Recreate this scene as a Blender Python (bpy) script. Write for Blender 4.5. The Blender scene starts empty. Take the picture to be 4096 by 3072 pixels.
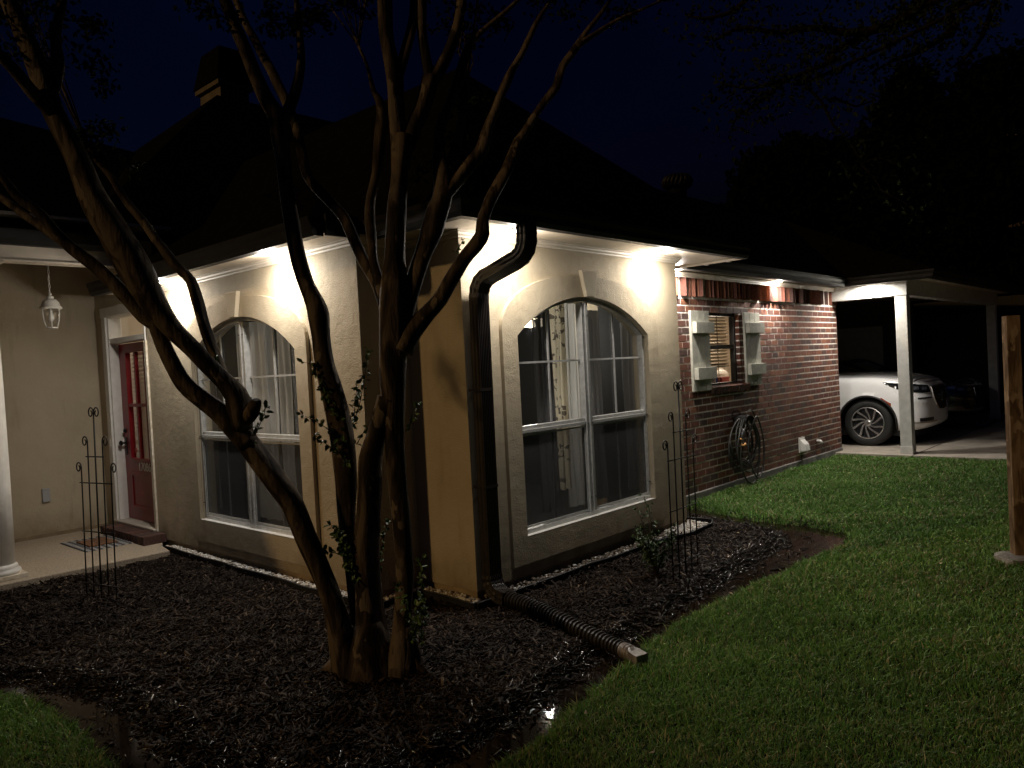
import bpy, bmesh, math, random
import numpy as np
from mathutils import Vector, Matrix, noise
from mathutils.geometry import tessellate_polygon
random.seed(7); np.random.seed(7)
SC = bpy.context.scene
COL = SC.collection
R = math.radians

# ------------------------------------------------------------------ camera
CAMP = Vector((-3.855592, -3.999112, 1.7136))
YAW, PITCH, ROLL, FPX = 0.7444, -0.0223, -0.0522, 3082.2
_F = Vector((math.cos(YAW)*math.cos(PITCH), math.sin(YAW)*math.cos(PITCH), math.sin(PITCH)))
_R = Vector((math.sin(YAW), -math.cos(YAW), 0)); _U = _R.cross(_F)
_R2 = math.cos(ROLL)*_R + math.sin(ROLL)*_U
_U2 = -math.sin(ROLL)*_R + math.cos(ROLL)*_U
cam_d = bpy.data.cameras.new('camera'); cam = bpy.data.objects.new('camera', cam_d); COL.objects.link(cam)
cam.matrix_world = Matrix(((_R2.x, _U2.x, -_F.x, CAMP.x), (_R2.y, _U2.y, -_F.y, CAMP.y), (_R2.z, _U2.z, -_F.z, CAMP.z), (0, 0, 0, 1)))
cam_d.sensor_width = 36; cam_d.lens = FPX/4096*36; cam_d.clip_start = 0.05; cam_d.clip_end = 2000
SC.camera = cam
# ------------------------------------------------------------------ world, street light, exposure
W = bpy.data.worlds.new("World"); SC.world = W; W.use_nodes = True
nt = W.node_tree; bg = nt.nodes['Background']
sky = nt.nodes.new('ShaderNodeTexSky'); sky.sky_type = 'NISHITA'; sky.sun_disc = False
sky.sun_elevation = R(-2.6); sky.sun_rotation = R(250); sky.ozone_density = 4.0
tint = nt.nodes.new('ShaderNodeMix'); tint.data_type = 'RGBA'; tint.blend_type = 'MULTIPLY'; tint.inputs[0].default_value = 1
nt.links.new(sky.outputs[0], tint.inputs[6]); tint.inputs[7].default_value = (0.40, 0.70, 1, 1)
wtc = nt.nodes.new('ShaderNodeTexCoord'); wn = nt.nodes.new('ShaderNodeTexNoise'); wn.inputs['Scale'].default_value = 2.2; wn.inputs['Detail'].default_value = 5
nt.links.new(wtc.outputs['Generated'], wn.inputs[0]); wr = nt.nodes.new('ShaderNodeValToRGB'); nt.links.new(wn.outputs[0], wr.inputs[0])
wr.color_ramp.elements[0].position = .38; wr.color_ramp.elements[0].color = (.75, .75, .78, 1); wr.color_ramp.elements[1].position = .68; wr.color_ramp.elements[1].color = (1.5, 1.75, 1.35, 1)
cm = nt.nodes.new('ShaderNodeMix'); cm.data_type = 'RGBA'; cm.blend_type = 'MULTIPLY'; cm.inputs[0].default_value = 1
nt.links.new(tint.outputs[2], cm.inputs[6]); nt.links.new(wr.outputs[0], cm.inputs[7]); nt.links.new(cm.outputs[2], bg.inputs[0]); bg.inputs[1].default_value = 0.072
sd = bpy.data.lights.new('street_light', 'SUN'); sd.energy = 0.48; sd.angle = R(2.0); sd.color = (1.0, 0.64, 0.27)  # weak amber directional lamp standing in for an unseen street light
street_light = bpy.data.objects.new('street_light', sd); COL.objects.link(street_light)
street_light.rotation_euler = Vector((1.0, -0.30, -0.50)).to_track_quat('-Z', 'Y').to_euler()
vs = SC.view_settings; vs.view_transform = 'Standard'; vs.look = 'None'; vs.exposure = 0.18; vs.gamma = 1
SC.cycles.max_bounces = 8; SC.cycles.transparent_max_bounces = 16

# ------------------------------------------------------------------ helpers
def px(u, v, ax, val):
    """world point seen at photo pixel on the plane axis=val (used only to read off positions)"""
    d = _F + _R2*((u-2048)/FPX) - _U2*((v-1536)/FPX)
    return CAMP + d*((val-CAMP[ax])/d[ax])
def pd(u, v, depth):
    return CAMP + (_F + _R2*((u-2048)/FPX) - _U2*((v-1536)/FPX))*depth
def project(P):
    d = P - np.array(CAMP)
    z = d @ np.array(_F); z = np.where(z < 0.01, 0.01, z)
    return 2048+FPX*(d @ np.array(_R2))/z, 1536-FPX*(d @ np.array(_U2))/z, d @ np.array(_F)

ORG = {}
def thing(name, label, cat, loc=(0, 0, 0), group=None, kind=None):
    o = bpy.data.objects.new(name, None); COL.objects.link(o); o.location = loc; o.empty_display_size = 0.1
    o['label'] = label; o['category'] = cat
    if group: o['group'] = group
    if kind: o['kind'] = kind
    ORG[o.name] = Vector(loc); return o
def tag(o, label, cat, group=None, kind=None):
    o['label'] = label; o['category'] = cat
    if group: o['group'] = group
    if kind: o['kind'] = kind
    return o

class MB:
    def __init__(s): s.v = []; s.f = []; s.m = []; s.c = []
    def add(s, vs, fs, mi=0, col=None):
        b = len(s.v); s.v += [tuple(p) for p in vs]
        for f in fs: s.f.append(tuple(i+b for i in f)); s.m.append(mi); s.c.append(col)
        return s
    def box(s, a, b, mi=0, col=None, M=None):
        (x0, y0, z0), (x1, y1, z1) = a, b
        vs = [Vector(p) for p in ((x0,y0,z0),(x1,y0,z0),(x1,y1,z0),(x0,y1,z0),(x0,y0,z1),(x1,y0,z1),(x1,y1,z1),(x0,y1,z1))]
        if M is not None: vs = [M @ p for p in vs]
        return s.add(vs, [(0,3,2,1),(4,5,6,7),(0,1,5,4),(1,2,6,5),(2,3,7,6),(3,0,4,7)], mi, col)
    def loft(s, rings, mi=0, closed=True, caps=True, col=None):
        n = len(rings[0]); vs = [p for r in rings for p in r]; fs = []
        for i in range(len(rings)-1):
            for j in range(n if closed else n-1):
                k = (j+1) % n; fs.append((i*n+j, i*n+k, (i+1)*n+k, (i+1)*n+j))
        if caps and closed:
            fs.append(tuple(reversed(range(n)))); fs.append(tuple((len(rings)-1)*n+j for j in range(n)))
        return s.add(vs, fs, mi, col)
    def tube(s, pts, rad, n=8, mi=0, caps=True, prof=None, up=(0, 0, 1), col=None):
        pts = [Vector(p) for p in pts]; rings = []; prevx = None
        for i, p in enumerate(pts):
            t = (pts[min(i+1, len(pts)-1)] - pts[max(i-1, 0)]).normalized()
            if prevx is None:
                u = Vector(up)
                if abs(u.dot(t)) > 0.95: u = Vector((0, 1, 0)) if abs(t.y) < .9 else Vector((1, 0, 0))
                x = u.cross(t).normalized()
            else: x = (prevx - t*prevx.dot(t)).normalized()
            y = t.cross(x); prevx = x
            r = rad[i] if hasattr(rad, '__len__') else rad
            if prof: rings.append([p + x*(a*r) + y*(b*r) for a, b in prof])
            else: rings.append([p + x*(math.cos(2*math.pi*k/n)*r) + y*(math.sin(2*math.pi*k/n)*r) for k in range(n)])
        return s.loft(rings, mi, True, caps, col)
    def lathe(s, prof, c, n=24, axis='z', mi=0, caps=True):
        rings = []
        for r, h in prof:
            ring = []
            for k in range(n):
                a = 2*math.pi*k/n; p = (r*math.cos(a), r*math.sin(a), h)
                if axis == 'x': p = (h, p[0], p[1])
                if axis == 'y': p = (p[1], h, p[0])
                ring.append(Vector(p)+Vector(c))
            rings.append(ring)
        return s.loft(rings, mi, True, caps)
    def prism(s, outer, holes, T, d0, d1, mi=0):
        """polygon with holes in plane coords (a,b), extruded from depth d0 to d1; T(a,b,d)->xyz"""
        loops = [outer]+holes; flat = [p for l in loops for p in l]
        tris = tessellate_polygon([[Vector((a, b, 0)) for a, b in l] for l in loops])
        n = len(flat); vs = [T(a, b, d0) for a, b in flat]+[T(a, b, d1) for a, b in flat]; fs = []
        for t in tris: fs.append(tuple(t)); fs.append(tuple(i+n for i in reversed(t)))
        o = 0
        for l in loops:
            for i in range(len(l)):
                j = (i+1) % len(l); fs.append((o+i, o+j, o+j+n, o+i+n))
            o += len(l)
        return s.add(vs, fs, mi)
    def build(s, name, mats, parent=None, smooth=False, weld=False, recalc=True):
        me = bpy.data.meshes.new(name); o = bpy.data.objects.new(name, me); COL.objects.link(o)
        org = Vector((0, 0, 0))
        if parent is not None:
            o.parent = parent; org = ORG.get(parent.name, org); ORG[o.name] = org
        me.from_pydata([(p[0]-org.x, p[1]-org.y, p[2]-org.z) for p in s.v], [], s.f)
        if not isinstance(mats, (list, tuple)): mats = [mats]
        for m in mats: me.materials.append(m)
        me.polygons.foreach_set('material_index', s.m)
        if any(c is not None for c in s.c):
            ca = me.color_attributes.new('Col', 'FLOAT_COLOR', 'CORNER'); arr = []
            for f, c in zip(s.f, s.c):
                c = c if c is not None else (1, 1, 1); arr += [c[0], c[1], c[2], 1]*len(f)
            ca.data.foreach_set('color', arr)
        if weld or recalc:
            bm = bmesh.new(); bm.from_mesh(me)
            if weld: bmesh.ops.remove_doubles(bm, verts=bm.verts, dist=0.0004)
            if recalc: bmesh.ops.recalc_face_normals(bm, faces=bm.faces)
            bm.to_mesh(me); bm.free()
        if smooth: me.polygons.foreach_set('use_smooth', [True]*len(me.polygons))
        me.update(); return o

def bevel(o, w=0.005, seg=2):
    m = o.modifiers.new('bevel', 'BEVEL'); m.width = w; m.segments = seg; m.limit_method = 'ANGLE'; return o

# ------------------------------------------------------------------ materials
def mat(name, col, rough=.7, metal=0, bump=0, bscale=200, var=0, vscale=6, spec=.5, col2=None, attr=False, detail=6, stretch=None, coat=0):
    m = bpy.data.materials.new(name); m.use_nodes = True; t = m.node_tree; b = t.nodes['Principled BSDF']
    b.inputs['Base Color'].default_value = (*col, 1); b.inputs['Roughness'].default_value = rough
    b.inputs['Metallic'].default_value = metal; b.inputs['Specular IOR Level'].default_value = spec
    if coat: b.inputs['Coat Weight'].default_value = coat
    L = t.links.new; tc = t.nodes.new('ShaderNodeTexCoord'); src = tc.outputs['Object']
    if stretch:
        mp = t.nodes.new('ShaderNodeMapping'); mp.inputs['Scale'].default_value = stretch; L(src, mp.inputs[0]); src = mp.outputs[0]
    cur = None
    if attr:
        a = t.nodes.new('ShaderNodeVertexColor'); a.layer_name = 'Col'; cur = a.outputs[0]
    if var or col2:
        n = t.nodes.new('ShaderNodeTexNoise'); n.inputs['Scale'].default_value = vscale; n.inputs['Detail'].default_value = detail; L(src, n.inputs[0])
        r = t.nodes.new('ShaderNodeValToRGB'); L(n.outputs[0], r.inputs[0])
        r.color_ramp.elements[0].position = .35; r.color_ramp.elements[1].position = .68
        if col2: c0, c1 = col, col2
        else: c0 = tuple(c*(1-var) for c in col); c1 = tuple(min(1, c*(1+var)) for c in col)
        if attr: c0 = (1-var,)*3; c1 = (1,)*3
        r.color_ramp.elements[0].color = (*c0, 1); r.color_ramp.elements[1].color = (*c1, 1)
        if attr:
            mx = t.nodes.new('ShaderNodeMix'); mx.data_type = 'RGBA'; mx.blend_type = 'MULTIPLY'; mx.inputs[0].default_value = 1
            L(cur, mx.inputs[6]); L(r.outputs[0], mx.inputs[7]); cur = mx.outputs[2]
        else: cur = r.outputs[0]
    if cur is not None: L(cur, b.inputs['Base Color'])
    if bump:
        n2 = t.nodes.new('ShaderNodeTexNoise'); n2.inputs['Scale'].default_value = bscale; n2.inputs['Detail'].default_value = 4; L(src, n2.inputs[0])
        bp = t.nodes.new('ShaderNodeBump'); bp.inputs['Strength'].default_value = min(1, bump*2); bp.inputs['Distance'].default_value = bump*.01
        L(n2.outputs[0], bp.inputs['Height']); L(bp.outputs[0], b.inputs['Normal'])
    return m
def emis(name, col, s):
    m = bpy.data.materials.new(name); m.use_nodes = True; t = m.node_tree; t.nodes.clear()
    e = t.nodes.new('ShaderNodeEmission'); e.inputs[0].default_value = (*col, 1); e.inputs[1].default_value = s
    o = t.nodes.new('ShaderNodeOutputMaterial'); t.links.new(e.outputs[0], o.inputs[0]); return m
def pane(name, tintc=(1, 1, 1), base=0.04, rough=0.0):
    m = bpy.data.materials.new(name); m.use_nodes = True; t = m.node_tree; t.nodes.clear()
    tr = t.nodes.new('ShaderNodeBsdfTransparent'); tr.inputs[0].default_value = (*tintc, 1)
    g = t.nodes.new('ShaderNodeBsdfGlossy'); g.inputs['Roughness'].default_value = rough
    f = t.nodes.new('ShaderNodeFresnel')
    mx = t.nodes.new('ShaderNodeMixShader'); o = t.nodes.new('ShaderNodeOutputMaterial')
    L = t.links.new; ge = t.nodes.new('ShaderNodeNewGeometry'); ir = t.nodes.new('ShaderNodeMapRange')
    ir.inputs['To Min'].default_value = 1.5; ir.inputs['To Max'].default_value = 1/1.5
    L(ge.outputs['Backfacing'], ir.inputs['Value']); L(ir.outputs[0], f.inputs[0]); L(f.outputs[0], mx.inputs[0]); L(tr.outputs[0], mx.inputs[1]); L(g.outputs[0], mx.inputs[2]); L(mx.outputs[0], o.inputs[0]); return m
def veil(name, col, opacity, rough=.8, transl=0, stripes=0):
    m = bpy.data.materials.new(name); m.use_nodes = True; t = m.node_tree; t.nodes.clear(); L = t.links.new
    tr = t.nodes.new('ShaderNodeBsdfTransparent'); d = t.nodes.new('ShaderNodeBsdfDiffuse'); d.inputs[0].default_value = (*col, 1)
    top = d.outputs[0]
    if transl:
        tl = t.nodes.new('ShaderNodeBsdfTranslucent'); tl.inputs[0].default_value = (*col, 1)
        a = t.nodes.new('ShaderNodeMixShader'); a.inputs[0].default_value = transl; L(d.outputs[0], a.inputs[1]); L(tl.outputs[0], a.inputs[2]); top = a.outputs[0]
    mx = t.nodes.new('ShaderNodeMixShader'); mx.inputs[0].default_value = opacity; o = t.nodes.new('ShaderNodeOutputMaterial')
    L(tr.outputs[0], mx.inputs[1]); L(top, mx.inputs[2]); L(mx.outputs[0], o.inputs[0]); return m

def add_translucent(m, f):
    t = m.node_tree; b = t.nodes['Principled BSDF']; o = [x for x in t.nodes if x.type == 'OUTPUT_MATERIAL'][0]
    tl = t.nodes.new('ShaderNodeBsdfTranslucent'); mx = t.nodes.new('ShaderNodeMixShader'); mx.inputs[0].default_value = f
    src = b.inputs['Base Color'].links[0].from_socket; t.links.new(src, tl.inputs[0])
    t.links.new(b.outputs[0], mx.inputs[1]); t.links.new(tl.outputs[0], mx.inputs[2]); t.links.new(mx.outputs[0], o.inputs[0])
def stucco_mat():
    m = bpy.data.materials.new('stucco'); m.use_nodes = True; t = m.node_tree; b = t.nodes['Principled BSDF']; L = t.links.new
    b.inputs['Roughness'].default_value = .75; b.inputs['Specular IOR Level'].default_value = .35
    tc = t.nodes.new('ShaderNodeTexCoord')
    n = t.nodes.new('ShaderNodeTexNoise'); n.inputs['Scale'].default_value = 1.7; n.inputs['Detail'].default_value = 8; L(tc.outputs['Object'], n.inputs[0])
    r = t.nodes.new('ShaderNodeValToRGB'); L(n.outputs[0], r.inputs[0])
    r.color_ramp.elements[0].position = .3; r.color_ramp.elements[1].position = .7
    r.color_ramp.elements[0].color = (.43, .36, .255, 1); r.color_ramp.elements[1].color = (.52, .445, .325, 1)
    sx_ = t.nodes.new('ShaderNodeSeparateXYZ'); L(tc.outputs['Object'], sx_.inputs[0]); mr_ = t.nodes.new('ShaderNodeMapRange'); L(sx_.outputs[2], mr_.inputs['Value'])
    mr_.inputs['From Min'].default_value = .10; mr_.inputs['From Max'].default_value = .42; mr_.inputs['To Min'].default_value = 1.15; mr_.inputs['To Max'].default_value = 0
    sn = t.nodes.new('ShaderNodeTexNoise'); sn.inputs['Scale'].default_value = 7; sn.inputs['Detail'].default_value = 7; L(tc.outputs['Object'], sn.inputs[0])
    sm_ = t.nodes.new('ShaderNodeMath'); sm_.operation = 'MULTIPLY'; sm_.use_clamp = True; L(mr_.outputs[0], sm_.inputs[0]); L(sn.outputs[0], sm_.inputs[1])
    st = t.nodes.new('ShaderNodeTexNoise'); st.inputs['Scale'].default_value = 3; st.inputs['Detail'].default_value = 8; smp = t.nodes.new('ShaderNodeMapping'); smp.inputs['Scale'].default_value = (3.5, 3.5, .5); L(tc.outputs['Object'], smp.inputs[0]); L(smp.outputs[0], st.inputs[0])
    sr_ = t.nodes.new('ShaderNodeMapRange'); sr_.inputs['From Min'].default_value = .58; sr_.inputs['From Max'].default_value = .75; sr_.inputs['To Max'].default_value = .22; L(st.outputs[0], sr_.inputs['Value'])
    sa = t.nodes.new('ShaderNodeMath'); sa.use_clamp = True; L(sm_.outputs[0], sa.inputs[0]); L(sr_.outputs[0], sa.inputs[1])
    dx = t.nodes.new('ShaderNodeMix'); dx.data_type = 'RGBA'; L(sa.outputs[0], dx.inputs[0]); L(r.outputs[0], dx.inputs[6]); dx.inputs[7].default_value = (.19, .135, .075, 1)
    L(dx.outputs[2], b.inputs['Base Color'])
    v = t.nodes.new('ShaderNodeTexNoise'); v.inputs['Scale'].default_value = 95; v.inputs['Detail'].default_value = 3; v.inputs['Roughness'].default_value = .6; L(tc.outputs['Object'], v.inputs[0])
    v2 = t.nodes.new('ShaderNodeTexNoise'); v2.inputs['Scale'].default_value = 9; v2.inputs['Detail'].default_value = 3; L(tc.outputs['Object'], v2.inputs[0])
    ml = t.nodes.new('ShaderNodeMath'); ml.operation = 'MULTIPLY_ADD'; L(v2.outputs[0], ml.inputs[0]); ml.inputs[1].default_value = 1.6; L(v.outputs[0], ml.inputs[2])
    bp = t.nodes.new('ShaderNodeBump'); bp.inputs['Strength'].default_value = 1.0; bp.inputs['Distance'].default_value = .005
    L(ml.outputs[0], bp.inputs['Height']); L(bp.outputs[0], b.inputs['Normal']); return m
STUCCO = stucco_mat()
PLINTH = mat('plinth_concrete', (.27, .20, .12), .9, bump=.6, bscale=60, var=.25, vscale=4)
TRIM = mat('trim_paint', (.62, .55, .46), .5, var=.06, vscale=9, bump=.1, bscale=40)
WHITE = mat('white_paint', (.74, .72, .68), .45, var=.05, vscale=14, bump=.15, bscale=60)
PEEL = mat('peeling_paint', (.72, .66, .55), .6, col2=(.55, .47, .36), vscale=22, bump=.5, bscale=50)
ALU = mat('aluminium', (.55, .55, .54), .42, metal=.35, var=.12, vscale=30)
BRONZE = mat('bronze_frame', (.06, .055, .05), .4, metal=.5)
SHINGLE = mat('shingle', (.006, .0058, .006), 1.0, spec=.02, bump=1.0, bscale=25, var=.4, vscale=12)
GUTTER = mat('black_gutter', (.010, .0095, .010), .55, spec=.25, var=.3, vscale=10)
DOWNM = mat('downspout_paint', (.020, .015, .013), .42, spec=.5, var=.3, vscale=12)
BROWNP = mat('brown_plastic', (.012, .010, .009), .38, col2=(.035, .028, .024), vscale=25, bump=.2, bscale=60)
BRICK = mat('brick', (.2, .07, .05), .85, attr=True, var=.45, vscale=45, bump=.7, bscale=120)
MORTAR = mat('mortar', (.80, .75, .69), .95, bump=.6, bscale=150, var=.15, vscale=20)
FOUND = mat('foundation', (.21, .20, .185), .9, bump=.5, bscale=40, var=.3, vscale=5)
CONC = mat('concrete', (.42, .37, .31), .85, bump=.4, bscale=90, var=.18, vscale=3)
AGG = mat('aggregate', (.50, .42, .32), .8, bump=1.0, bscale=120, col2=(.33, .26, .19), vscale=70)
SHUT = mat('shutter_paint', (.44, .435, .375), .6, var=.12, vscale=18, bump=.25, bscale=30)
RED = mat('red_paint', (.22, .006, .011), .35, var=.12, vscale=8)
BLACKM = mat('black_iron', (.012, .011, .011), .45, metal=.3, var=.3, vscale=40)
BLACKP = mat('black_plastic', (.012, .012, .013), .5, var=.3, vscale=20)
GLASS = pane('window_glass')
DGLASS = pane('smoked_glass', (.35, .35, .35))
SCREEN = veil('insect_screen_mesh', (.075, .075, .078), .50)
BLIND = mat('blind_slat', (.62, .52, .38), .5)
BLINDW = mat('white_blind', (.75, .70, .62), .5)
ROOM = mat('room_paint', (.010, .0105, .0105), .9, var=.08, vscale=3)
ROOMW = mat('pale_room_paint', (.62, .55, .45), .8)
LEDM = emis('led_lens', (.95, .95, 1.0), 60)

# ------------------------------------------------------------------ key measures
H = 2.66                      # underside of crown moulding
XW1 = -0.449; YR1 = 0.619; YL1 = 4.347; L2 = 2.987; GY = 0.68; XB = 9.23
SOF = 2.712

# ================================================================== GROUND
P_IN = [(-9,3.2),(-5,2.35),(-3.4,1.9),(-2.85,1.62),(-2.56,1.37),(-2.40,.94),(-2.33,.63),(-2.32,.2),(-2.36,-.14),(-2.40,-.52),(-2.28,-1.1),(-1.95,-1.38),(-1.5,-1.44),(-1,-1.40),(-.25,-1.26),(.14,-1.24),(.82,-1.19),(1.74,-1.11),(2.37,-1.09),(2.91,-1.05),(3.30,-.84),(3.50,-.36),(3.62,.085),(3.6,.45),(3.35,.68),(3.3,6),(-9,6)]
P_OUT = [(-9,3.0),(-5,2.2),(-3.4,1.78),(-2.95,1.6),(-2.70,1.35),(-2.60,1.0),(-2.56,.58),(-2.565,.2),(-2.60,-.31),(-2.62,-.9),(-2.45,-1.4),(-2.0,-1.66),(-1.58,-1.67),(-.98,-1.59),(-.18,-1.43),(.3,-1.37),(.68,-1.35),(1.54,-1.38),(2.39,-1.47),(3.13,-1.52),(3.55,-1.40),(3.72,-1.0),(3.72,-.4),(3.93,.2),(4.05,.66),(4.0,6),(-9,6)]
def sdist(poly, X, Y):
    P = np.array(poly); n = len(P); d = np.full(X.shape, 1e9); ins = np.zeros(X.shape, bool)
    for i in range(n):
        a = P[i]; b = P[(i+1) % n]; e = b-a; wx = X-a[0]; wy = Y-a[1]
        t = np.clip((wx*e[0]+wy*e[1])/(e@e), 0, 1); d = np.minimum(d, (wx-e[0]*t)**2+(wy-e[1]*t)**2)
        c = ((a[1] > Y) != (b[1] > Y)) & (X < (b[0]-a[0])*(Y-a[1])/((b[1]-a[1])+1e-12)+a[0]); ins ^= c
    d = np.sqrt(d); return np.where(ins, -d, d)
def wob(X, Y, s, ph): return (np.sin(X*s+ph)*np.cos(Y*s*1.13+ph*2)+.6*np.sin(X*s*2.3+Y*s*1.7+ph)+.4*np.sin(X*s*4.7-Y*s*3.9+ph*3))/2
def sm(t): t = np.clip(t, 0, 1); return t*t*(3-2*t)
def gheight(X, Y):
    di = sdist(P_IN, X, Y)-.012+.035*wob(X, Y, 9, 1.2)+.012*wob(X, Y, 31, 2.2); do = sdist(P_OUT, X, Y)+.02+.03*wob(X, Y, 11, 2.5)+.015*wob(X, Y, 37, .4)
    bed = sm(-di/.16)*(.055+.012*wob(X, Y, 5, .3)); lawn = sm(do/.10)*(.052+.012*wob(X, Y, 1.3, 4))
    return -.045+.007*wob(X, Y, 9, 3)+.006*wob(X, Y, 27, 1)+bed+lawn, di, do
def axis(lo, hi, st, far):
    a = list(np.arange(lo, hi+1e-6, st)); k = st; x = lo
    L = []
    while x > -far: k *= 1.35; x -= k; L.append(x)
    k = st; x = hi; Rr = []
    while x < far: k *= 1.35; x += k; Rr.append(x)
    return np.array(L[::-1]+a+Rr)
gx = axis(-5, 5, .045, 220); gyy = axis(-4.2, 4.3, .045, 220)
GX, GYY = np.meshgrid(gx, gyy, indexing='ij'); GZ, gdi, gdo = gheight(GX, GYY)
nx, ny = GX.shape
me = bpy.data.meshes.new('ground'); idx = np.arange(nx*ny).reshape(nx, ny)
fa = np.stack([idx[:-1, :-1], idx[1:, :-1], idx[1:, 1:], idx[:-1, 1:]], -1).reshape(-1, 4)
me.from_pydata(np.stack([GX, GYY, GZ], -1).reshape(-1, 3).tolist(), [], fa.tolist())
ca = me.color_attributes.new('Col', 'FLOAT_COLOR', 'POINT')
soil = np.array([.016, .0095, .0065]); turf = np.array([.030, .045, .014])
k = sm((gdo)/.06)[..., None]; cc = soil*(1-k)+turf*k
ca.data.foreach_set('color', np.concatenate([cc, np.ones((nx, ny, 1))], -1).reshape(-1))
GROUND_M = mat('soil_and_turf', (.1, .1, .1), .9, attr=True, spec=.1, var=.5, vscale=30, bump=1.0, bscale=45)
me.materials.append(GROUND_M); me.polygons.foreach_set('use_smooth', [True]*len(me.polygons))
ground = bpy.data.objects.new('ground', me); COL.objects.link(ground); ground['kind'] = 'structure'
# standing water in the trench round the bed
WATER = mat('muddy_water', (.013, .008, .005), .06, bump=.04, bscale=10, spec=.12, var=.4, vscale=5)
wb = MB(); wout = [(x, y) for x, y in P_OUT[3:25]]; win = [(x, y) for x, y in P_IN[3:25]]
def inset(poly, d):
    out = []
    for i, p in enumerate(poly):
        a = Vector(poly[max(i-1, 0)]); b = Vector(poly[min(i+1, len(poly)-1)]); t = (b-a).normalized(); nrm = Vector((t.y, -t.x))
        out.append((p[0]+nrm.x*d, p[1]+nrm.y*d))
    return out
wo = inset(wout, .14); wi = inset(win, -.22)
wb.prism(wo+wi[::-1], [], lambda a, b, d: (a, b, d), -.09, -.034)
w = wb.build('water', WATER); w['kind'] = 'structure'

# grass blades
GRASS = mat('grass_blade', (.05, .11, .02), .55, attr=True, spec=.4)
def in_house(X, Y):
    return ((X > XW1-.02) & (Y > YR1)) | ((X > -.0) & (X < L2) & (Y > 0)) | ((Y > GY) & (X > 0)) | ((Y > 3.9) & (X < 0))
def visible(X, Y, m=500):
    u, v, z = project(np.stack([X, Y, np.zeros_like(X)], -1)); return (z > .3) & (u > -m) & (u < 4096+m) & (v < 3072+m)
def scatter_lawn(n):
    X = np.random.uniform(-4.2, 8.85, n); Y = np.random.uniform(-4.6, 2.2, n)
    d = np.hypot(X-CAMP.x, Y-CAMP.y)
    keep = np.random.rand(n) < np.clip((2.3/np.maximum(d, .5))**1.15, 0, 1)
    X, Y = X[keep], Y[keep]; z, di, do = gheight(X, Y)
    k = (do > .0) & ~in_house(X, Y) & visible(X, Y)
    return X[k], Y[k], z[k], do[k]
X, Y, Z, DO = scatter_lawn(1900000)
n = len(X); d = np.hypot(X-CAMP.x, Y-CAMP.y)
clump = .5+.5*wob(X, Y, 3.1, 5.0)+.35*wob(X, Y, 9.1, 1.0)
hgt = np.random.uniform(.014, .036, n)*(1+.9*np.clip(clump, -.3, 1.2))*np.where(np.random.rand(n) < .02, 1.7, 1)*np.where(DO < .1, 1.15, 1); wd = np.random.uniform(.0014, .0031, n)*np.clip(d/3.2, 1, 2.6)
ang = np.random.uniform(0, 2*np.pi, n); lean = np.random.uniform(.2, 1.25, n)*hgt; la = np.random.uniform(0, 2*np.pi, n)
sx, sy = np.cos(ang)*wd, np.sin(ang)*wd; lx, ly = np.cos(la)*lean, np.sin(la)*lean
B = np.stack([X, Y, Z-.004], -1)
V = np.empty((n, 5, 3))
V[:, 0] = B-np.stack([sx, sy, 0*sx], -1); V[:, 1] = B+np.stack([sx, sy, 0*sx], -1)
mid = B+np.stack([lx*.3, ly*.3, hgt*.62], -1)
V[:, 2] = mid+np.stack([sx, sy, 0*sx], -1)*.8; V[:, 3] = mid-np.stack([sx, sy, 0*sx], -1)*.8
V[:, 4] = B+np.stack([lx, ly, hgt*np.random.uniform(.7, 1.0, n)], -1)
def np_mesh(name, V, faces_loops, lstart, ltot, m, cols, npf):
    me = bpy.data.meshes.new(name); me.vertices.add(len(V)); me.vertices.foreach_set('co', V.reshape(-1).astype(np.float32))
    me.loops.add(len(faces_loops)); me.loops.foreach_set('vertex_index', faces_loops.astype(np.int32))
    me.polygons.add(len(lstart)); me.polygons.foreach_set('loop_start', lstart.astype(np.int32)); me.polygons.foreach_set('loop_total', ltot.astype(np.int32))
    me.update(calc_edges=True); ca = me.color_attributes.new('Col', 'FLOAT_COLOR', 'POINT')
    ca.data.foreach_set('color', np.concatenate([cols, np.ones((len(cols), 1))], -1).reshape(-1).astype(np.float32))
    me.materials.append(m); o = bpy.data.objects.new(name, me); COL.objects.link(o); return o
base = (np.arange(n)*5)[:, None]
loops = (base+np.array([0, 1, 2, 3, 3, 2, 4])).reshape(-1)
ls = (np.arange(n)*7)[:, None]+np.array([0, 4]); lt = np.tile([4, 3], n)
g = np.array([.084, .220, .034]); g2 = np.array([.21, .345, .090]); dry = np.array([.36, .34, .17])
r = np.random.rand(n, 1); col = g*(1-r)+g2*r; patch = np.clip(.5*wob(X, Y, 1.9, .7)+.25, 0, .5)[:, None]
dm = (np.random.rand(n, 1) < .05+patch*.30); col = np.where(dm, dry, col)*np.random.uniform(.55, 1.35, (n, 1))*(.80+.35*np.clip(.5+.5*wob(X, Y, 2.3, 2.2), 0, 1))[:, None]
lawn = np_mesh('grass', V.reshape(-1, 3), loops, ls.reshape(-1), lt, GRASS, np.repeat(col, 5, 0), 5)
tag(lawn, 'short green lawn grass around the mulch bed and driveway', 'grass', kind='stuff')

add_translucent(GRASS, .35)
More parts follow.
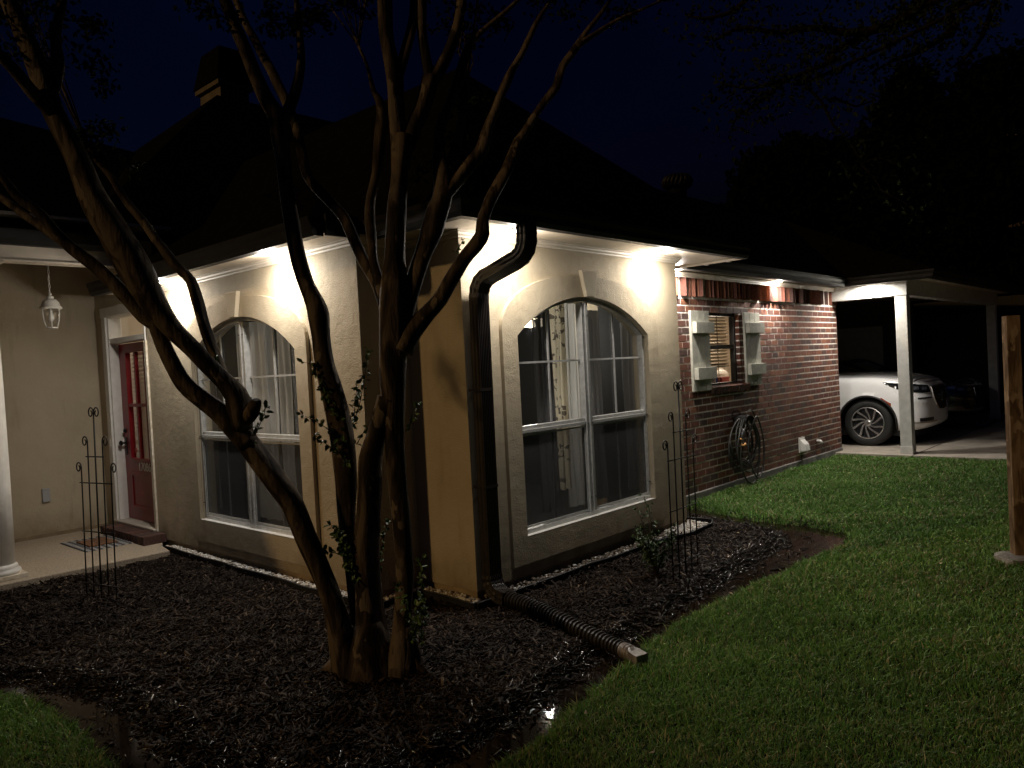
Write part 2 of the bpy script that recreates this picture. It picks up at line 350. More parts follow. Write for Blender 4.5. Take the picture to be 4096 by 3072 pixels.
# mulch chips
MULCH = mat('bark_chip', (.05, .03, .02), .6, attr=True, spec=.12, var=.5, vscale=60)
n = 260000
X = np.random.uniform(-4.2, 3.8, n); Y = np.random.uniform(-1.6, 4.1, n)
d = np.hypot(X-CAMP.x, Y-CAMP.y); kp = np.random.rand(n) < np.clip((4.0/d)**.8, 0, 1); X, Y = X[kp], Y[kp]
Z, di, do = gheight(X, Y); k = ((di < .02) | ((di < .25) & (do < -.01) & (np.random.rand(len(di)) < .09))) & ~in_house(X, Y) & visible(X, Y) & ~((X > XW1-.12) & (Y > YR1-.15)) & ~((X > -.12) & (X < L2+.1) & (Y > -.16)) & (Y < 3.93)
X, Y, Z, di = X[k], Y[k], Z[k], di[k]; n = len(X)
le = np.clip(np.random.lognormal(-4.05, .55, n), .006, .055); wi_ = le*np.random.uniform(.08, .28, n); wi_ = np.clip(wi_, .0025, .011); th = np.random.uniform(.001, .003, n)
ang = np.random.uniform(0, 2*np.pi, n); tilt = np.random.normal(0, .35, n); rollv = np.random.normal(0, .45, n)
fx = np.stack([np.cos(ang)*np.cos(tilt), np.sin(ang)*np.cos(tilt), np.sin(tilt)], -1)
sd0 = np.stack([-np.sin(ang), np.cos(ang), 0*ang], -1); up0 = np.cross(fx, sd0)
sdv = sd0*np.cos(rollv)[:, None]+up0*np.sin(rollv)[:, None]; upv = np.cross(fx, sdv)
C0 = np.stack([X, Y, Z+np.random.uniform(.0, .012, n)+.004], -1)
V = np.empty((n, 8, 3)); q = 0
for sz in (-1, 1):
    for a, b in ((-1, -.7), (1, -1), (1, .6), (-1, 1)):
        taper = np.random.uniform(.5, 1, n)[:, None] if a > 0 else 1
        V[:, q] = C0+fx*(a*le[:, None])+sdv*(b*wi_[:, None]*taper)+upv*(sz*th[:, None]); q += 1
base = (np.arange(n)*8)[:, None]
fq = np.array([0,3,2,1, 4,5,6,7, 0,1,5,4, 1,2,6,5, 2,3,7,6, 3,0,4,7]); loops = (base+fq).reshape(-1)
ls = (np.arange(n*6)*4); lt = np.full(n*6, 4)
c1 = np.array([.0085, .0055, .0042]); c2 = np.array([.098, .068, .051]); r = np.random.rand(n, 1)**2.2
col = c1*(1-r)+c2*r; li = np.random.rand(n, 1) < .012; col = np.where(li, np.array([.20, .15, .10]), col)
col = np.where((di > -.18)[:, None], col*.55, col)
mulch = np_mesh('mulch', V.reshape(-1, 3), loops, ls, lt, MULCH, np.repeat(col, 8, 0), 8)
WET = mat('wet_chip', (.02, .014, .01), .16, attr=True, spec=1.0, bump=.5, bscale=80)
mulch.data.materials.append(WET); mi_ = ((di > -.22) & (np.random.rand(n) < .30)).astype(np.int32); mulch.data.polygons.foreach_set('material_index', np.repeat(mi_, 6))
tag(mulch, 'dark brown shredded bark mulch covering the planting bed', 'mulch', kind='stuff')
# fallen leaves on the lawn and bed
fl = MB(); rs0 = random.Random(77)
for _ in range(240):
    x, y = rs0.uniform(-3, 8), rs0.uniform(-4.2, 3.5); z_, a_, b_ = gheight(np.array([x]), np.array([y]))
    if in_house(np.array([x]), np.array([y]))[0]: continue
    zz = float(z_[0])+(.035 if b_[0] > 0 else .016); an = rs0.uniform(0, 6.28); s_ = rs0.uniform(.010, .022); c_, q_ = math.cos(an), math.sin(an); u1 = rs0.uniform(-.4, .4)
    k_ = rs0.uniform(.5, 1.2)
    fl.add([(x-c_*s_, y-q_*s_, zz), (x+q_*s_*.45, y-c_*s_*.45, zz+s_*u1), (x+c_*s_, y+q_*s_, zz+s_*.2), (x-q_*s_*.45, y+c_*s_*.45, zz-s_*u1*.5)], [(0, 1, 2, 3)], 0, (.30*k_, .22*k_, .11*k_))
fo = fl.build('fallen_leaves', mat('dry_leaf', (.3, .2, .1), .7, attr=True), recalc=False); tag(fo, 'scattered small dry fallen leaves on the lawn and mulch', 'leaves', kind='stuff')
def pebble_mesh(name, spots, rmin, rmax, m, cols):
    mb = MB()
    t = (1+5**.5)/2; iv = [Vector(p).normalized() for p in ((-1,t,0),(1,t,0),(-1,-t,0),(1,-t,0),(0,-1,t),(0,1,t),(0,-1,-t),(0,1,-t),(t,0,-1),(t,0,1),(-t,0,-1),(-t,0,1))]
    ifc = [(0,11,5),(0,5,1),(0,1,7),(0,7,10),(0,10,11),(1,5,9),(5,11,4),(11,10,2),(10,7,6),(7,1,8),(3,9,4),(3,4,2),(3,2,6),(3,6,8),(3,8,9),(4,9,5),(2,4,11),(6,2,10),(8,6,7),(9,8,1)]
    for (x, y, z) in spots:
        r = random.uniform(rmin, rmax); s = Vector((random.uniform(.8, 1.4), random.uniform(.8, 1.2), random.uniform(.55, .8)))*r
        M = Matrix.Rotation(random.uniform(0, 6.3), 3, 'Z')
        mb.add([Vector((x, y, z))+M @ Vector((p.x*s.x, p.y*s.y, p.z*s.z)) for p in iv], ifc, 0, random.choice(cols))
    return mb.build(name, m, smooth=True, recalc=False)
PEB = mat('pebble', (.7, .68, .63), .6, attr=True, var=.2, vscale=60)
sp = []
def strip(a, b, wdt, num, z=.050):
    a, b = Vector(a), Vector(b); t = (b-a); nrm = Vector((-t.y, t.x)).normalized()
    for _ in range(num):
        p = a+t*random.random()+nrm*random.uniform(-wdt/2, wdt/2); sp.append((p.x, p.y, z+random.uniform(-.012, .014)))
strip((-.495, 4.0), (-.495, .57), .085, 1500); strip((-.46, .57), (-.05, .57), .07, 120); strip((-.05, .55), (-.06, -.07), .09, 260)
strip((2.5, -.12), (3.05, -.10), .22, 420); strip((3.05, -.05), (3.05, .5), .12, 120)
peb = pebble_mesh('pebbles', sp, .008, .017, PEB, [(.72, .70, .66), (.66, .62, .56), (.55, .48, .40), (.78, .77, .74), (.40, .34, .28)])
sp = []; strip((.05, -.07), (2.5, -.12), .11, 900)
peb2 = pebble_mesh('pebbles', sp, .008, .018, PEB, [(.08, .06, .045), (.12, .095, .07), (.06, .045, .035), (.16, .125, .09), (.09, .07, .05), (.10, .08, .06), (.13, .10, .08), (.60, .58, .54)])
tag(peb2, 'mixed brown and grey river pebbles along the base of the right arched window wall', 'pebbles', kind='stuff')
tag(peb, 'small white river pebbles filling the strip between edging and house wall', 'pebbles', kind='stuff')

# black plastic landscape edging
def edging(name, pts, label, z0=-.03, z1=.062):
    t = thing(name, label, 'garden edging', (pts[0][0], pts[0][1], 0), group='black edging strips round the house')
    mb = MB(); P3 = []
    for i in range(len(pts)-1):
        a, b = Vector(pts[i]), Vector(pts[i+1]); nn = max(2, int((b-a).length/.06))
        for k in range(nn): P3.append(a.lerp(b, k/nn))
    P3.append(Vector(pts[-1])); A = []; Bq = []
    for i, p in enumerate(P3):
        tt = (P3[min(i+1, len(P3)-1)]-P3[max(i-1, 0)]).normalized(); nr = Vector((-tt.y, tt.x))
        wv = .004*math.sin(i*.7)+.003*math.sin(i*.23); zz = z1+.004*math.sin(i*.41)
        A.append([(p.x+nr.x*(wv-.005), p.y+nr.y*(wv-.005), z0), (p.x+nr.x*(wv-.005), p.y+nr.y*(wv-.005), zz), (p.x+nr.x*(wv+.005), p.y+nr.y*(wv+.005), zz), (p.x+nr.x*(wv+.005), p.y+nr.y*(wv+.005), z0)])
        Bq.append(Vector((p.x+nr.x*wv, p.y+nr.y*wv, zz)))
    mb.loft(A); mb.build('strip', BLACKP, t)
    m2 = MB(); m2.tube(Bq, .009, 8); m2.build('rolled_edge', BLACKP, t, smooth=True)
edging('garden_edging', [(-.545, 4.02), (-.55, 2.6), (-.555, 1.3), (-.545, .50), (-.30, .49), (-.115, .485)], 'black plastic edging strip in front of the left arched window wall')
edging('garden_edging', [(-.115, .485), (-.125, .2), (-.13, -.10)], 'black plastic edging strip below the amber lit side wall')
edging('garden_edging', [(-.115, -.115), (.1, -.14), (.4, -.13), (1.2, -.15), (2.2, -.20), (2.6, -.27), (3.0, -.26), (3.16, -.18), (3.19, -.05), (3.14, .12)], 'long black plastic edging strip under the right arched window wall')

# ================================================================== HOUSE
house = thing('house', 'single storey house with tan stucco front, red brick wing and dark hip roofs', 'house', (0, 0, 0))
def TW2(a, b, d): return (a, d, b)                 # W2 plane: a=x, b=z, d=y (outward negative)
def TW1(a, b, d): return (XW1+d, a, b)             # W1 plane: a=y, b=z
def TB(a, b, d): return (a, GY+d, b)
def arch_open(cx, hw, z0, zs, za, n=28):
    s = za-zs; Rr = (hw*hw+s*s)/(2*s); cz = za-Rr; a0 = math.asin(hw/Rr)
    return [(cx-hw, z0), (cx+hw, z0)]+[(cx+Rr*math.sin(a0-2*a0*i/n), cz+Rr*math.cos(a0-2*a0*i/n)) for i in range(n+1)]
def band_outer(cx, hw, z0, zs, za, n=40, e=2.15):
    pts = [(cx-hw, z0), (cx+hw, z0)]
    for i in range(n+1):
        a = math.pi*i/n; c, s = math.cos(a), math.sin(a)
        pts.append((cx+hw*math.copysign(abs(c)**(2/e), c), zs+(za-zs)*abs(s)**(2/e)))
    return pts
ZW0, ZR, ZSP, ZAP = .401, 1.218, 1.95, 2.275
WC2 = 0.5187*1.04+.9145; WC1 = 1.3985*1.04+.9145; WH = .9145
PROUD = .035; SILLZ = .19
# W2 wall body
mb = MB(); mb.prism([(0, .1), (L2, .1), (L2, SOF), (0, SOF)], [arch_open(WC2, WH, ZW0, ZSP, ZAP)], TW2, .0, .14)
mb.box((L2-.14, .14, .1), (L2, 1.2, SOF)); mb.build('stucco_wall', STUCCO, house)
mb = MB(); mb.prism(band_outer(WC2, 1.085, SILLZ, 1.99, 2.455), [arch_open(WC2, WH, ZW0, ZSP, ZAP)], TW2, -PROUD, -.0015)
bevel(mb.build('window_surround', STUCCO, house), .006, 2)
# amber side wall and return, W1
mb = MB(); mb.box((0.0, .1402, .1), (.14, YR1, SOF))
mb.build('stucco_wall', STUCCO, house)
mb = MB(); mb.prism([(YR1, .1), (YL1, .1), (YL1, SOF+.01), (YR1, SOF+.01)], [arch_open(WC1, WH, ZW0, ZSP, ZAP)], TW1, .0, .14)
mb.box((XW1+.141, YR1, .1), (-.001, YR1+.14, SOF)); mb.build('stucco_wall', STUCCO, house)
mb = MB(); mb.prism(band_outer(WC1, 1.085, SILLZ, 1.99, 2.455), [arch_open(WC1, WH, ZW0, ZSP, ZAP)], TW1, -PROUD, -.0015)
bevel(mb.build('window_surround', STUCCO, house), .006, 2)
# keystones
for T, c in ((TW2, WC2), (TW1, WC1)):
    mb = MB(); mb.prism([(c-.055, ZAP-.005), (c+.055, ZAP-.005), (c+.115, 2.495), (c-.115, 2.495)], [], T, -.075, -PROUD-.0005)
    bevel(mb.build('keystone', STUCCO, house), .008, 2)
# corner wall end cap seen at far left of W1 (peeling timber trim) and plinth
mb = MB(); mb.box((XW1-.02, YL1+.001, .06), (XW1+.045, YL1+.05, 2.2)); mb.build('corner_trim', PEEL, house)
mb = MB(); mb.box((.012, .014, -.06), (L2-.012, .10, .0985)); mb.box((.013, .101, -.06), (.1, YR1, .0985)); mb.box((XW1+.014, YR1+.014, -.06), (XW1+.1, YL1, .0985))
mb.box((XW1+.101, YR1+.015, -.06), (.012, YR1+.1, .0985)); mb.build('plinth', PLINTH, house)

# -------- arched windows
def arched_window(T0, c, room):
    T = lambda a, b, d: T0(a, b, d-.031)
    hw = WH-.002
    wn = MB(); wn.prism(arch_open(c, hw-.03, ZW0+.03, ZSP, ZAP-.03), [], T, .088, .091)
    wo_ = wn.build('arched_window', GLASS, house)
    fr = MB(); fr.prism(arch_open(c, hw, ZW0+.001, ZSP, ZAP-.003), [arch_open(c, hw-.030, ZW0+.034, ZSP, ZAP-.034)], T, .045, .10)
    bevel(fr.build('frame', ALU, wo_), .004, 2)
    mu = MB(); mu.prism([(c-.043, ZW0+.035), (c+.043, ZW0+.035), (c+.043, ZAP-.040), (c-.043, ZAP-.040)], [], T, .035, .10)
    mu.prism([(c-.008, ZW0+.046), (c+.008, ZW0+.046), (c+.008, ZAP-.05), (c-.008, ZAP-.05)], [], T, .024, .0349)
    bevel(mu.build('mullion', ALU, wo_), .004, 2)
    mr = MB()
    for a, b in ((c-hw+.031, c-.044), (c+.044, c+hw-.031)):
        mr.prism([(a, ZR-.030), (b, ZR-.030), (b, ZR-.002), (a, ZR-.002)], [], T, .04, .10)
        mr.prism([(a, ZR+.002), (b, ZR+.002), (b, ZR+.026), (a, ZR+.026)], [], T, .056, .10)
    bevel(mr.build('meeting_rail', ALU, wo_), .003, 2)
    mt = MB()
    for a, b in ((c-hw+.031, c-.044), (c+.044, c+hw-.031)):
        m_ = (a+b)/2; s = ZAP-ZSP; Rr = (WH*WH+s*s)/(2*s); zt = ZAP-Rr+math.sqrt(Rr*Rr-(m_-c)**2)-.046
        mt.prism([(a, 1.733), (b, 1.733), (b, 1.749), (a, 1.749)], [], T, .074, .0855)
        mt.prism([(m_-.008, ZR+.034), (m_+.008, ZR+.034), (m_+.008, zt), (m_-.008, zt)], [], T, .0735, .0850)
        mt.prism([(m_-.007, ZW0+.046), (m_+.007, ZW0+.046), (m_+.007, ZR-.04), (m_-.007, ZR-.04)], [], T, .0735, .0850)
    mt.build('muntin', ALU, wo_)
    for a, b in ((c-hw+.031, c-.044), (c+.044, c+hw-.031)):
        s_ = MB(); s_.prism([(a+.01, ZW0+.055), (b-.01, ZW0+.055), (b-.01, ZR-.045), (a+.01, ZR-.045)], [], T, .060, .0605)
        s_.build('insect_screen', SCREEN, wo_)
        q = MB(); q.prism([(a, ZW0+.046), (b, ZW0+.046), (b, ZR-.039), (a, ZR-.039)], [[(a+.014, ZW0+.06), (b-.014, ZW0+.06), (b-.014, ZR-.053), (a+.014, ZR-.053)]], T, .054, .066)
        q.build('screen_frame', ALU, wo_)
    for a in (c-hw+.02, c-.03, c+.03, c+hw-.02):
        for z in (ZW0+.16, ZR-.02, 1.93 if abs(a-c) > .5 else 2.12):
            cl = MB(); q = T(a, z, .03); q2 = T(a, z, .046); q = Vector(q); q2 = Vector(q2)
            cl.tube([q2, q], .005, 6); cl.tube([q+Vector((.012, .012, 0))*.5, q-Vector((.012, .012, 0))*.5], .004, 6)
            cl.build('screen_clip', BLACKM, wo_)
    si = MB(); si.prism([(c-hw, ZW0-.006), (c+hw, ZW0-.006), (c+hw, ZW0+.001), (c-hw, ZW0+.001)], [], T, -.004, .10); si.build('sill', WHITE, wo_)
    return wo_
arched_window(TW2, WC2, 0); arched_window(TW1, WC1, 0)

# -------- interior of the corner room
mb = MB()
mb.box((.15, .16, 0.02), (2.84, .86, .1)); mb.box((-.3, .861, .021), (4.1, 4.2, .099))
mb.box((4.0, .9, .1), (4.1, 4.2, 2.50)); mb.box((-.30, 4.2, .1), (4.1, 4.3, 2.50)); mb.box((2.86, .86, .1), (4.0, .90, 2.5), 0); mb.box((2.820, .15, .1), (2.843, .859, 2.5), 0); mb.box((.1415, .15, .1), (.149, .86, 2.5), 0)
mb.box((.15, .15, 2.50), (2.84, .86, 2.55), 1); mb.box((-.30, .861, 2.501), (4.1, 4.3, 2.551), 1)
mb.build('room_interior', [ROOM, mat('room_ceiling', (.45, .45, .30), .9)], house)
mb = MB(); mb.box((2.3, 4.15, .1), (3.2, 4.195, 2.1)); mb.build('interior_door', WHITE, house)

# ceiling fan light in the room
fx_, fy_ = 2.60, 1.58
fan = thing('ceiling_fan', 'lit ceiling fan with three glass shades seen through the right arched window', 'ceiling fan', (fx_, fy_, 2.5))
mb = MB(); mb.lathe([(.02, 2.5), (.07, 2.495), (.07, 2.46), (.015, 2.44), (.015, 2.33), (.09, 2.32), (.10, 2.25), (.06, 2.22)], (fx_, fy_, 0), 20); mb.build('motor', mat('fan_metal', (.3, .25, .18), .35, metal=.8), fan, smooth=True)
for k in range(5):
    a = k*2*math.pi/5+.3; mb = MB(); Mx = Matrix.Translation((fx_, fy_, 2.285)) @ Matrix.Rotation(a, 4, 'Z') @ Matrix.Rotation(.2, 4, 'X')
    mb.box((.10, -.055, -.004), (.62, .055, .004), M=Mx); mb.build('blade', mat('fan_blade', (.16, .09, .05), .5), fan)
for k in range(3):
    a = k*2*math.pi/3+.9; mb = MB(); c = Vector((fx_+.10*math.cos(a), fy_+.10*math.sin(a), 2.17))
    mb.lathe([(.012, .06), (.028, .045), (.042, .01), (.045, -.02), (.03, -.03)], c, 14); mb.build('lamp_shade', emis('fan_bulb', (1, .86, .62), 9.0), fan, smooth=True)
ld = bpy.data.lights.new('fan_light', 'POINT'); ld.energy = 60.0; ld.color = (1, .95, .85); ld.shadow_soft_size = .08
lo = bpy.data.objects.new('fan_light', ld); COL.objects.link(lo); lo.parent = fan; lo.location = (0, 0, -.42)

# curtains
SHEER = veil('sheer_curtain', (.74, .73, .71), .90, transl=.5)
GREYC = veil('grey_curtain', (.20, .20, .205), .97, transl=.12)
def pattern_mat():
    m = bpy.data.materials.new('patterned_curtain'); m.use_nodes = True; t = m.node_tree; b = t.nodes['Principled BSDF']; L = t.links.new
    b.inputs['Roughness'].default_value = .9
    tc = t.nodes.new('ShaderNodeTexCoord'); mp = t.nodes.new('ShaderNodeMapping'); mp.inputs['Scale'].default_value = (42, 1, 26); L(tc.outputs['Object'], mp.inputs[0])
    v = t.nodes.new('ShaderNodeTexVoronoi'); v.distance = 'CHEBYCHEV'; v.inputs['Scale'].default_value = 1; L(mp.outputs[0], v.inputs[0])
    n = t.nodes.new('ShaderNodeTexNoise'); n.inputs['Scale'].default_value = 3.5; L(tc.outputs['Object'], n.inputs[0])
    ml = t.nodes.new('ShaderNodeMath'); ml.operation = 'MULTIPLY'; L(v.outputs['Color'], ml.inputs[0]); L(n.outputs[0], ml.inputs[1])
    r = t.nodes.new('ShaderNodeValToRGB'); r.color_ramp.interpolation = 'CONSTANT'; r.color_ramp.elements[1].position = .36
    r.color_ramp.elements[0].color = (.85, .77, .60, 1); r.color_ramp.elements[1].color = (.20, .17, .14, 1)
    L(ml.outputs[0], r.inputs[0]); L(r.outputs[0], b.inputs['Base Color']); TRL.append(m); return m
TRL = []
PATT = pattern_mat()
add_translucent(PATT, .5)
def curtain(T, a0, a1, z0, z1, d, amp, waves, m, label, flare=0):
    mb = MB(); nu = int(waves*14); nv = 14; rings = []
    for j in range(nv+1):
        tz = j/nv; z = z1+(z0-z1)*tz; row = []
        for i in range(nu+1):
            s = i/nu; a = a0+(a1-a0)*s; a = a+(flare*tz*tz*(s))
            row.append(T(a, z, d+amp*(.7+.3*tz)*math.sin(2*math.pi*waves*s+.5*math.sin(3*tz))+.012*math.sin(17*s+5*tz)))
        rings.append(row)
    mb.loft(rings, closed=False); o = mb.build('curtain', m, smooth=True, recalc=False); tag(o, label, 'curtain', group='curtains behind the arched windows')
    return o
curtain(TW2, 1.08, 1.27, .46, 2.2, .26, .03, 3, GREYC, 'narrow grey curtain at the left of the right arched window', .06)
curtain(TW2, 1.26, 1.46, .62, 2.25, .24, .018, 2, PATT, 'cream and brown patterned curtain behind the right arched window')
curtain(TW2, 1.45, 1.72, .44, 2.25, .27, .03, 3, SHEER, 'translucent pale curtain beside the patterned curtain', .03)
curtain(TW2, 1.86, 2.04, .44, 2.2, .30, .03, 2.5, GREYC, 'dark grey lace curtain right of the centre mullion', .05)
curtain(TW2, 2.44, 2.62, .44, 2.1, .30, .03, 2.5, GREYC, 'grey curtain at the right edge of the right arched window')
curtain(TW1, 2.20, 2.84, .44, 2.25, .22, .022, 5, SHEER, 'wide sheer white curtain in the left arched window')
curtain(TW1, 2.04, 2.18, .44, 2.2, .26, .03, 2, SHEER, 'narrow bright fold of sheer curtain near the right edge of the left arched window')
curtain(TW1, 3.45, 3.75, .44, 2.1, .26, .03, 3, GREYC, 'dark grey curtain at the left side of the left arched window')

# -------- brick wing
mb = MB(); ZB0, ZB1, CP = .095, 2.44, .0866
KW = (4.86, 5.70, 1.35, 2.27)    # kitchen window opening
mb.prism([(L2+.001, -.1), (XB-.008, -.1), (XB-.008, SOF), (L2+.001, SOF)], [[(KW[0], KW[2]-.04), (KW[1], KW[2]-.04), (KW[1], KW[3]), (KW[0], KW[3])]], TB, -.0030, .14, 0)
mb.box((XB-.14, GY+.141, 0), (XB-.008, 6, SOF), 0)
pal = [(.200, .064, .036), (.175, .056, .034), (.145, .050, .034), (.235, .086, .045), (.10, .050, .040), (.16, .062, .040), (.125, .062, .050), (.205, .070, .040), (.26, .10, .05)]
def bcol():
    c = random.choice(pal); k = random.uniform(.82, 1.12); return tuple(x*k for x in c)
row = 0; z = ZB0
while z < ZB1-.03:
    z2 = min(z+CP-.0185, ZB1-.004); x = L2+.012-(0.1 if row % 2 else 0)
    while x < XB:
        a, b = max(x, L2+.004), min(x+.191, XB); segs = [(a, b)]
        if z2 > KW[2]-.06 and z < KW[3]-.045:
            segs = []
            if a < KW[0]: segs.append((a, min(b, KW[0]-.002)))
            if b > KW[1]: segs.append((max(a, KW[1]+.002), b))
            if a <= KW[1]+.1 <= b+.012: mb.box((KW[1]-.006, GY-.0062, z), (KW[1]+.0015, GY+.048, z2), 1, bcol())
        for (p, q_) in segs:
            if q_-p < .02: continue
            j = random.uniform(-.0012, .0012); mb.box((p, GY-.0065+j, z+random.uniform(-.001, .001)), (q_, GY+.05, z2), 1, bcol())
        x += .205
    z += CP; row += 1
bw = mb.build('brick_wall', [MORTAR, BRICK], house)
for p_ in (0,): pass
mb = MB(); x = L2+.06
while x < XB-.02:                                    # saw-tooth soldier course
    Mx = Matrix.Translation((x, GY+.006, 0)) @ Matrix.Rotation(R(random.uniform(24, 34)), 4, 'Z') @ Matrix.Rotation(R(random.uniform(-1.2, 1.2)), 4, 'Y')
    c = bcol(); yj = random.uniform(-.012, .010); mb.box((-.050, -.034+yj, ZB1+.002+random.uniform(0, .008)), (.048, .05, H+.003), 0, c, Mx); x += .0985
mb.build('soldier_course', BRICK, house)
mb = MB(); x = KW[0]-.03                               # sloping brick sill
while x < KW[1]+.13:
    Mx = Matrix.Translation((x, GY, KW[2]-.045)) @ Matrix.Rotation(R(14), 4, 'X')
    mb.box((.004, -.055, -.045), (.060, .10, .035), 0, bcol(), Mx); x += .068
mb.build('brick_sill', BRICK, house)
mb = MB(); mb.box((L2+.01, GY-.03, -.08), (XB-.02, GY+.007, .092)); mb.box((XB-.019, GY-.029, -.08), (XB+.02, 6, .03)); bevel(mb.build('foundation', FOUND, house), .01)
# kitchen window
kw = MB(); kw.prism([(KW[0]+.03, KW[2]+.0), (KW[1]-.03, KW[2]+.0), (KW[1]-.03, KW[3]-.03), (KW[0]+.03, KW[3]-.03)], [], TB, .090, .093); kwo = kw.build('kitchen_window', GLASS, house)
fr = MB(); fr.prism([(KW[0]+.001, KW[2]-.035), (KW[1]-.001, KW[2]-.035), (KW[1]-.001, KW[3]-.001), (KW[0]+.001, KW[3]-.001)], [[(KW[0]+.045, KW[2]+.02), (KW[1]-.045, KW[2]+.02), (KW[1]-.045, KW[3]-.045), (KW[0]+.045, KW[3]-.045)]], TB, .05, .12)
fr.prism([(KW[0]+.046, 1.80), (KW[1]-.046, 1.80), (KW[1]-.046, 1.855), (KW[0]+.046, 1.855)], [], TB, .06, .115)
bevel(fr.build('frame', BRONZE, kwo), .004)
mt = MB(); c = (KW[0]+KW[1])/2; mt.prism([(c-.006, KW[2]+.02), (c+.006, KW[2]+.02), (c+.006, 1.799), (c-.006, 1.799)], [], TB, .094, .100); mt.prism([(c-.006, 1.856), (c+.006, 1.856), (c+.006, KW[3]-.045), (c-.006, KW[3]-.045)], [], TB, .094, .100); mt.build('muntin', BLIND, kwo)
bl = MB(); z = 2.22
while z > 1.60:
    Mx = Matrix.Translation((0, GY+.17, z)) @ Matrix.Rotation(R(-32), 4, 'X'); bl.box((KW[0]+.03, -.024, -.0015), (KW[1]-.03, .024, .0015), M=Mx); z -= .044
bl.box((KW[0]+.03, GY+.15, 1.565), (KW[1]-.03, GY+.19, 1.585)); bl.build('slat_blind', BLIND, kwo)
kr = MB(); kr.box((4.2, GY+.9, 1.0), (7.4, GY+.95, 2.5)); kr.box((4.2, GY+.15, 2.5), (7.4, GY+.95, 2.55)); kr.box((4.15, GY+.15, .9), (4.2, GY+.95, 2.5)); kr.box((7.4, GY+.15, .9), (7.45, GY+.95, 2.5)); kr.box((4.2, GY+.15, 1.27), (7.4, GY+.9, 1.30))
kr.build('kitchen_interior', ROOMW, house)
ld = bpy.data.lights.new('kitchen_light', 'POINT'); ld.energy = 9.0; ld.color = (1, .84, .66); ld.shadow_soft_size = .1
lo = bpy.data.objects.new('kitchen_light', ld); COL.objects.link(lo); lo.parent = house; lo.location = (6.2, GY+.6, 1.85)
def small(name, label, cat, build, m):
    mb = MB(); build(mb); o = mb.build(name, m); tag(o, label, cat); bevel(o, .006, 2); return o
small('dish_towel', 'blue cloth hanging inside the kitchen window', 'towel', lambda m: m.loft([[(5.12+.008*math.sin(k), GY+.30+.010*math.sin(k*1.7+j), 1.305+.25*j/4) for k in range(9)] + [] if False else [(5.565+.10*k/8, GY+.32+.012*math.sin(k*1.6+j*.6), 1.305+.27*j/4) for k in range(9)] for j in range(5)], closed=False), mat('blue_cloth', (.02, .10, .42), .8))
small('storage_box', 'small red box on the kitchen counter', 'box', lambda m: (m.box((5.74, GY+.30, 1.302), (5.96, GY+.42, 1.41)), m.box((5.73, GY+.29, 1.4105), (5.97, GY+.43, 1.425))), mat('red_card', (.28, .03, .025), .6))
small('storage_canister', 'pale grey canister left of the blue cloth', 'canister', lambda m: m.lathe([(.05, 1.302), (.055, 1.31), (.055, 1.42), (.05, 1.425), (.05, 1.44), (.01, 1.445)], (5.46, GY+.30, 0), 18), mat('grey_canister', (.45, .45, .46), .4))
small('water_jug', 'white jug standing behind the red box', 'jug', lambda m: m.lathe([(.09, 1.302), (.1, 1.32), (.1, 1.46), (.07, 1.50), (.03, 1.52), (.03, 1.54)], (6.22, GY+.55, 0), 20), mat('white_jug_plastic', (.75, .72, .66), .35))
# shutters
for (a, b, tag_) in ((4.385, 4.83, 0), (5.795, 6.25, 1)):
    s = MB(); w_ = (b-a)/3
    for i in range(3): s.prism([(a+i*w_+.003, 1.30), (a+(i+1)*w_-.003, 1.30), (a+(i+1)*w_-.003, 2.275), (a+i*w_+.003, 2.275)], [], TB, -.040, -.008)
    so = bevel(s.build('shutter', SHUT, house), .003)
    for z0_, z1_ in ((2.0, 2.135), (1.44, 1.585)):
        bt = MB(); bt.prism([(a+.02, z0_), (b+.02, z0_), (b+.02, z1_), (a+.02, z1_)], [], TB, -.100, -.041); bevel(bt.build('batten', SHUT, so), .004)
# dryer vent and pipe stub on brick
mb = MB(); vx = 7.55
mb.prism([(vx-.10, .20), (vx+.10, .20), (vx+.10, .42), (vx-.10, .42)], [], TB, -.030, -.006)
mb.add([(vx-.085, GY-.031, .40), (vx+.085, GY-.031, .40), (vx+.085, GY-.031, .22), (vx-.085, GY-.031, .22), (vx-.075, GY-.10, .33), (vx+.075, GY-.10, .33), (vx+.075, GY-.12, .23), (vx-.075, GY-.12, .23)], [(0, 1, 5, 4), (4, 5, 6, 7), (0, 4, 7, 3), (1, 2, 6, 5), (3, 7, 6, 2)])
bevel(mb.build('dryer_vent', WHITE, house), .008)
mb = MB(); mb.tube([(8.17, GY, .31), (8.17, GY-.06, .31), (8.17, GY-.09, .28)], .022, 12); mb.build('pipe_stub', WHITE, house, smooth=True)

# -------- crown, soffits, gutters, downlights
def crown_prof(): return [(0, 0), (.012, 0), (.016, .012), (.030, .022), (.034, .036), (.048, .040), (.048, .052), (0, .052)]
def crown(path, name='crown_moulding'):
    """path of (x,y) with the outward side on the right of travel"""
    mb = MB(); rings = []; P = [Vector(p) for p in path]
    for i, p in enumerate(P):
        ns = []
        if i > 0: t = (p-P[i-1]).normalized(); ns.append(Vector((t.y, -t.x)))
        if i < len(P)-1: t = (P[i+1]-p).normalized(); ns.append(Vector((t.y, -t.x)))
        nv = (ns[0]+ns[-1]); nv = nv/nv.length; nv = nv/max(.3, nv.dot(ns[0]))
        rings.append([(p.x+nv.x*a, p.y+nv.y*a, H+b-.0005) for a, b in crown_prof()])
    mb.loft(rings); return mb.build(name, TRIM, house)
crown([(XW1-.001, 4.12), (XW1-.001, YR1-.001), (-.001, YR1-.001), (-.001, -.001), (L2+.001, -.001), (L2+.001, GY-.05)])
crown([(L2+.06, GY-.052), (XB-.02, GY-.052)])
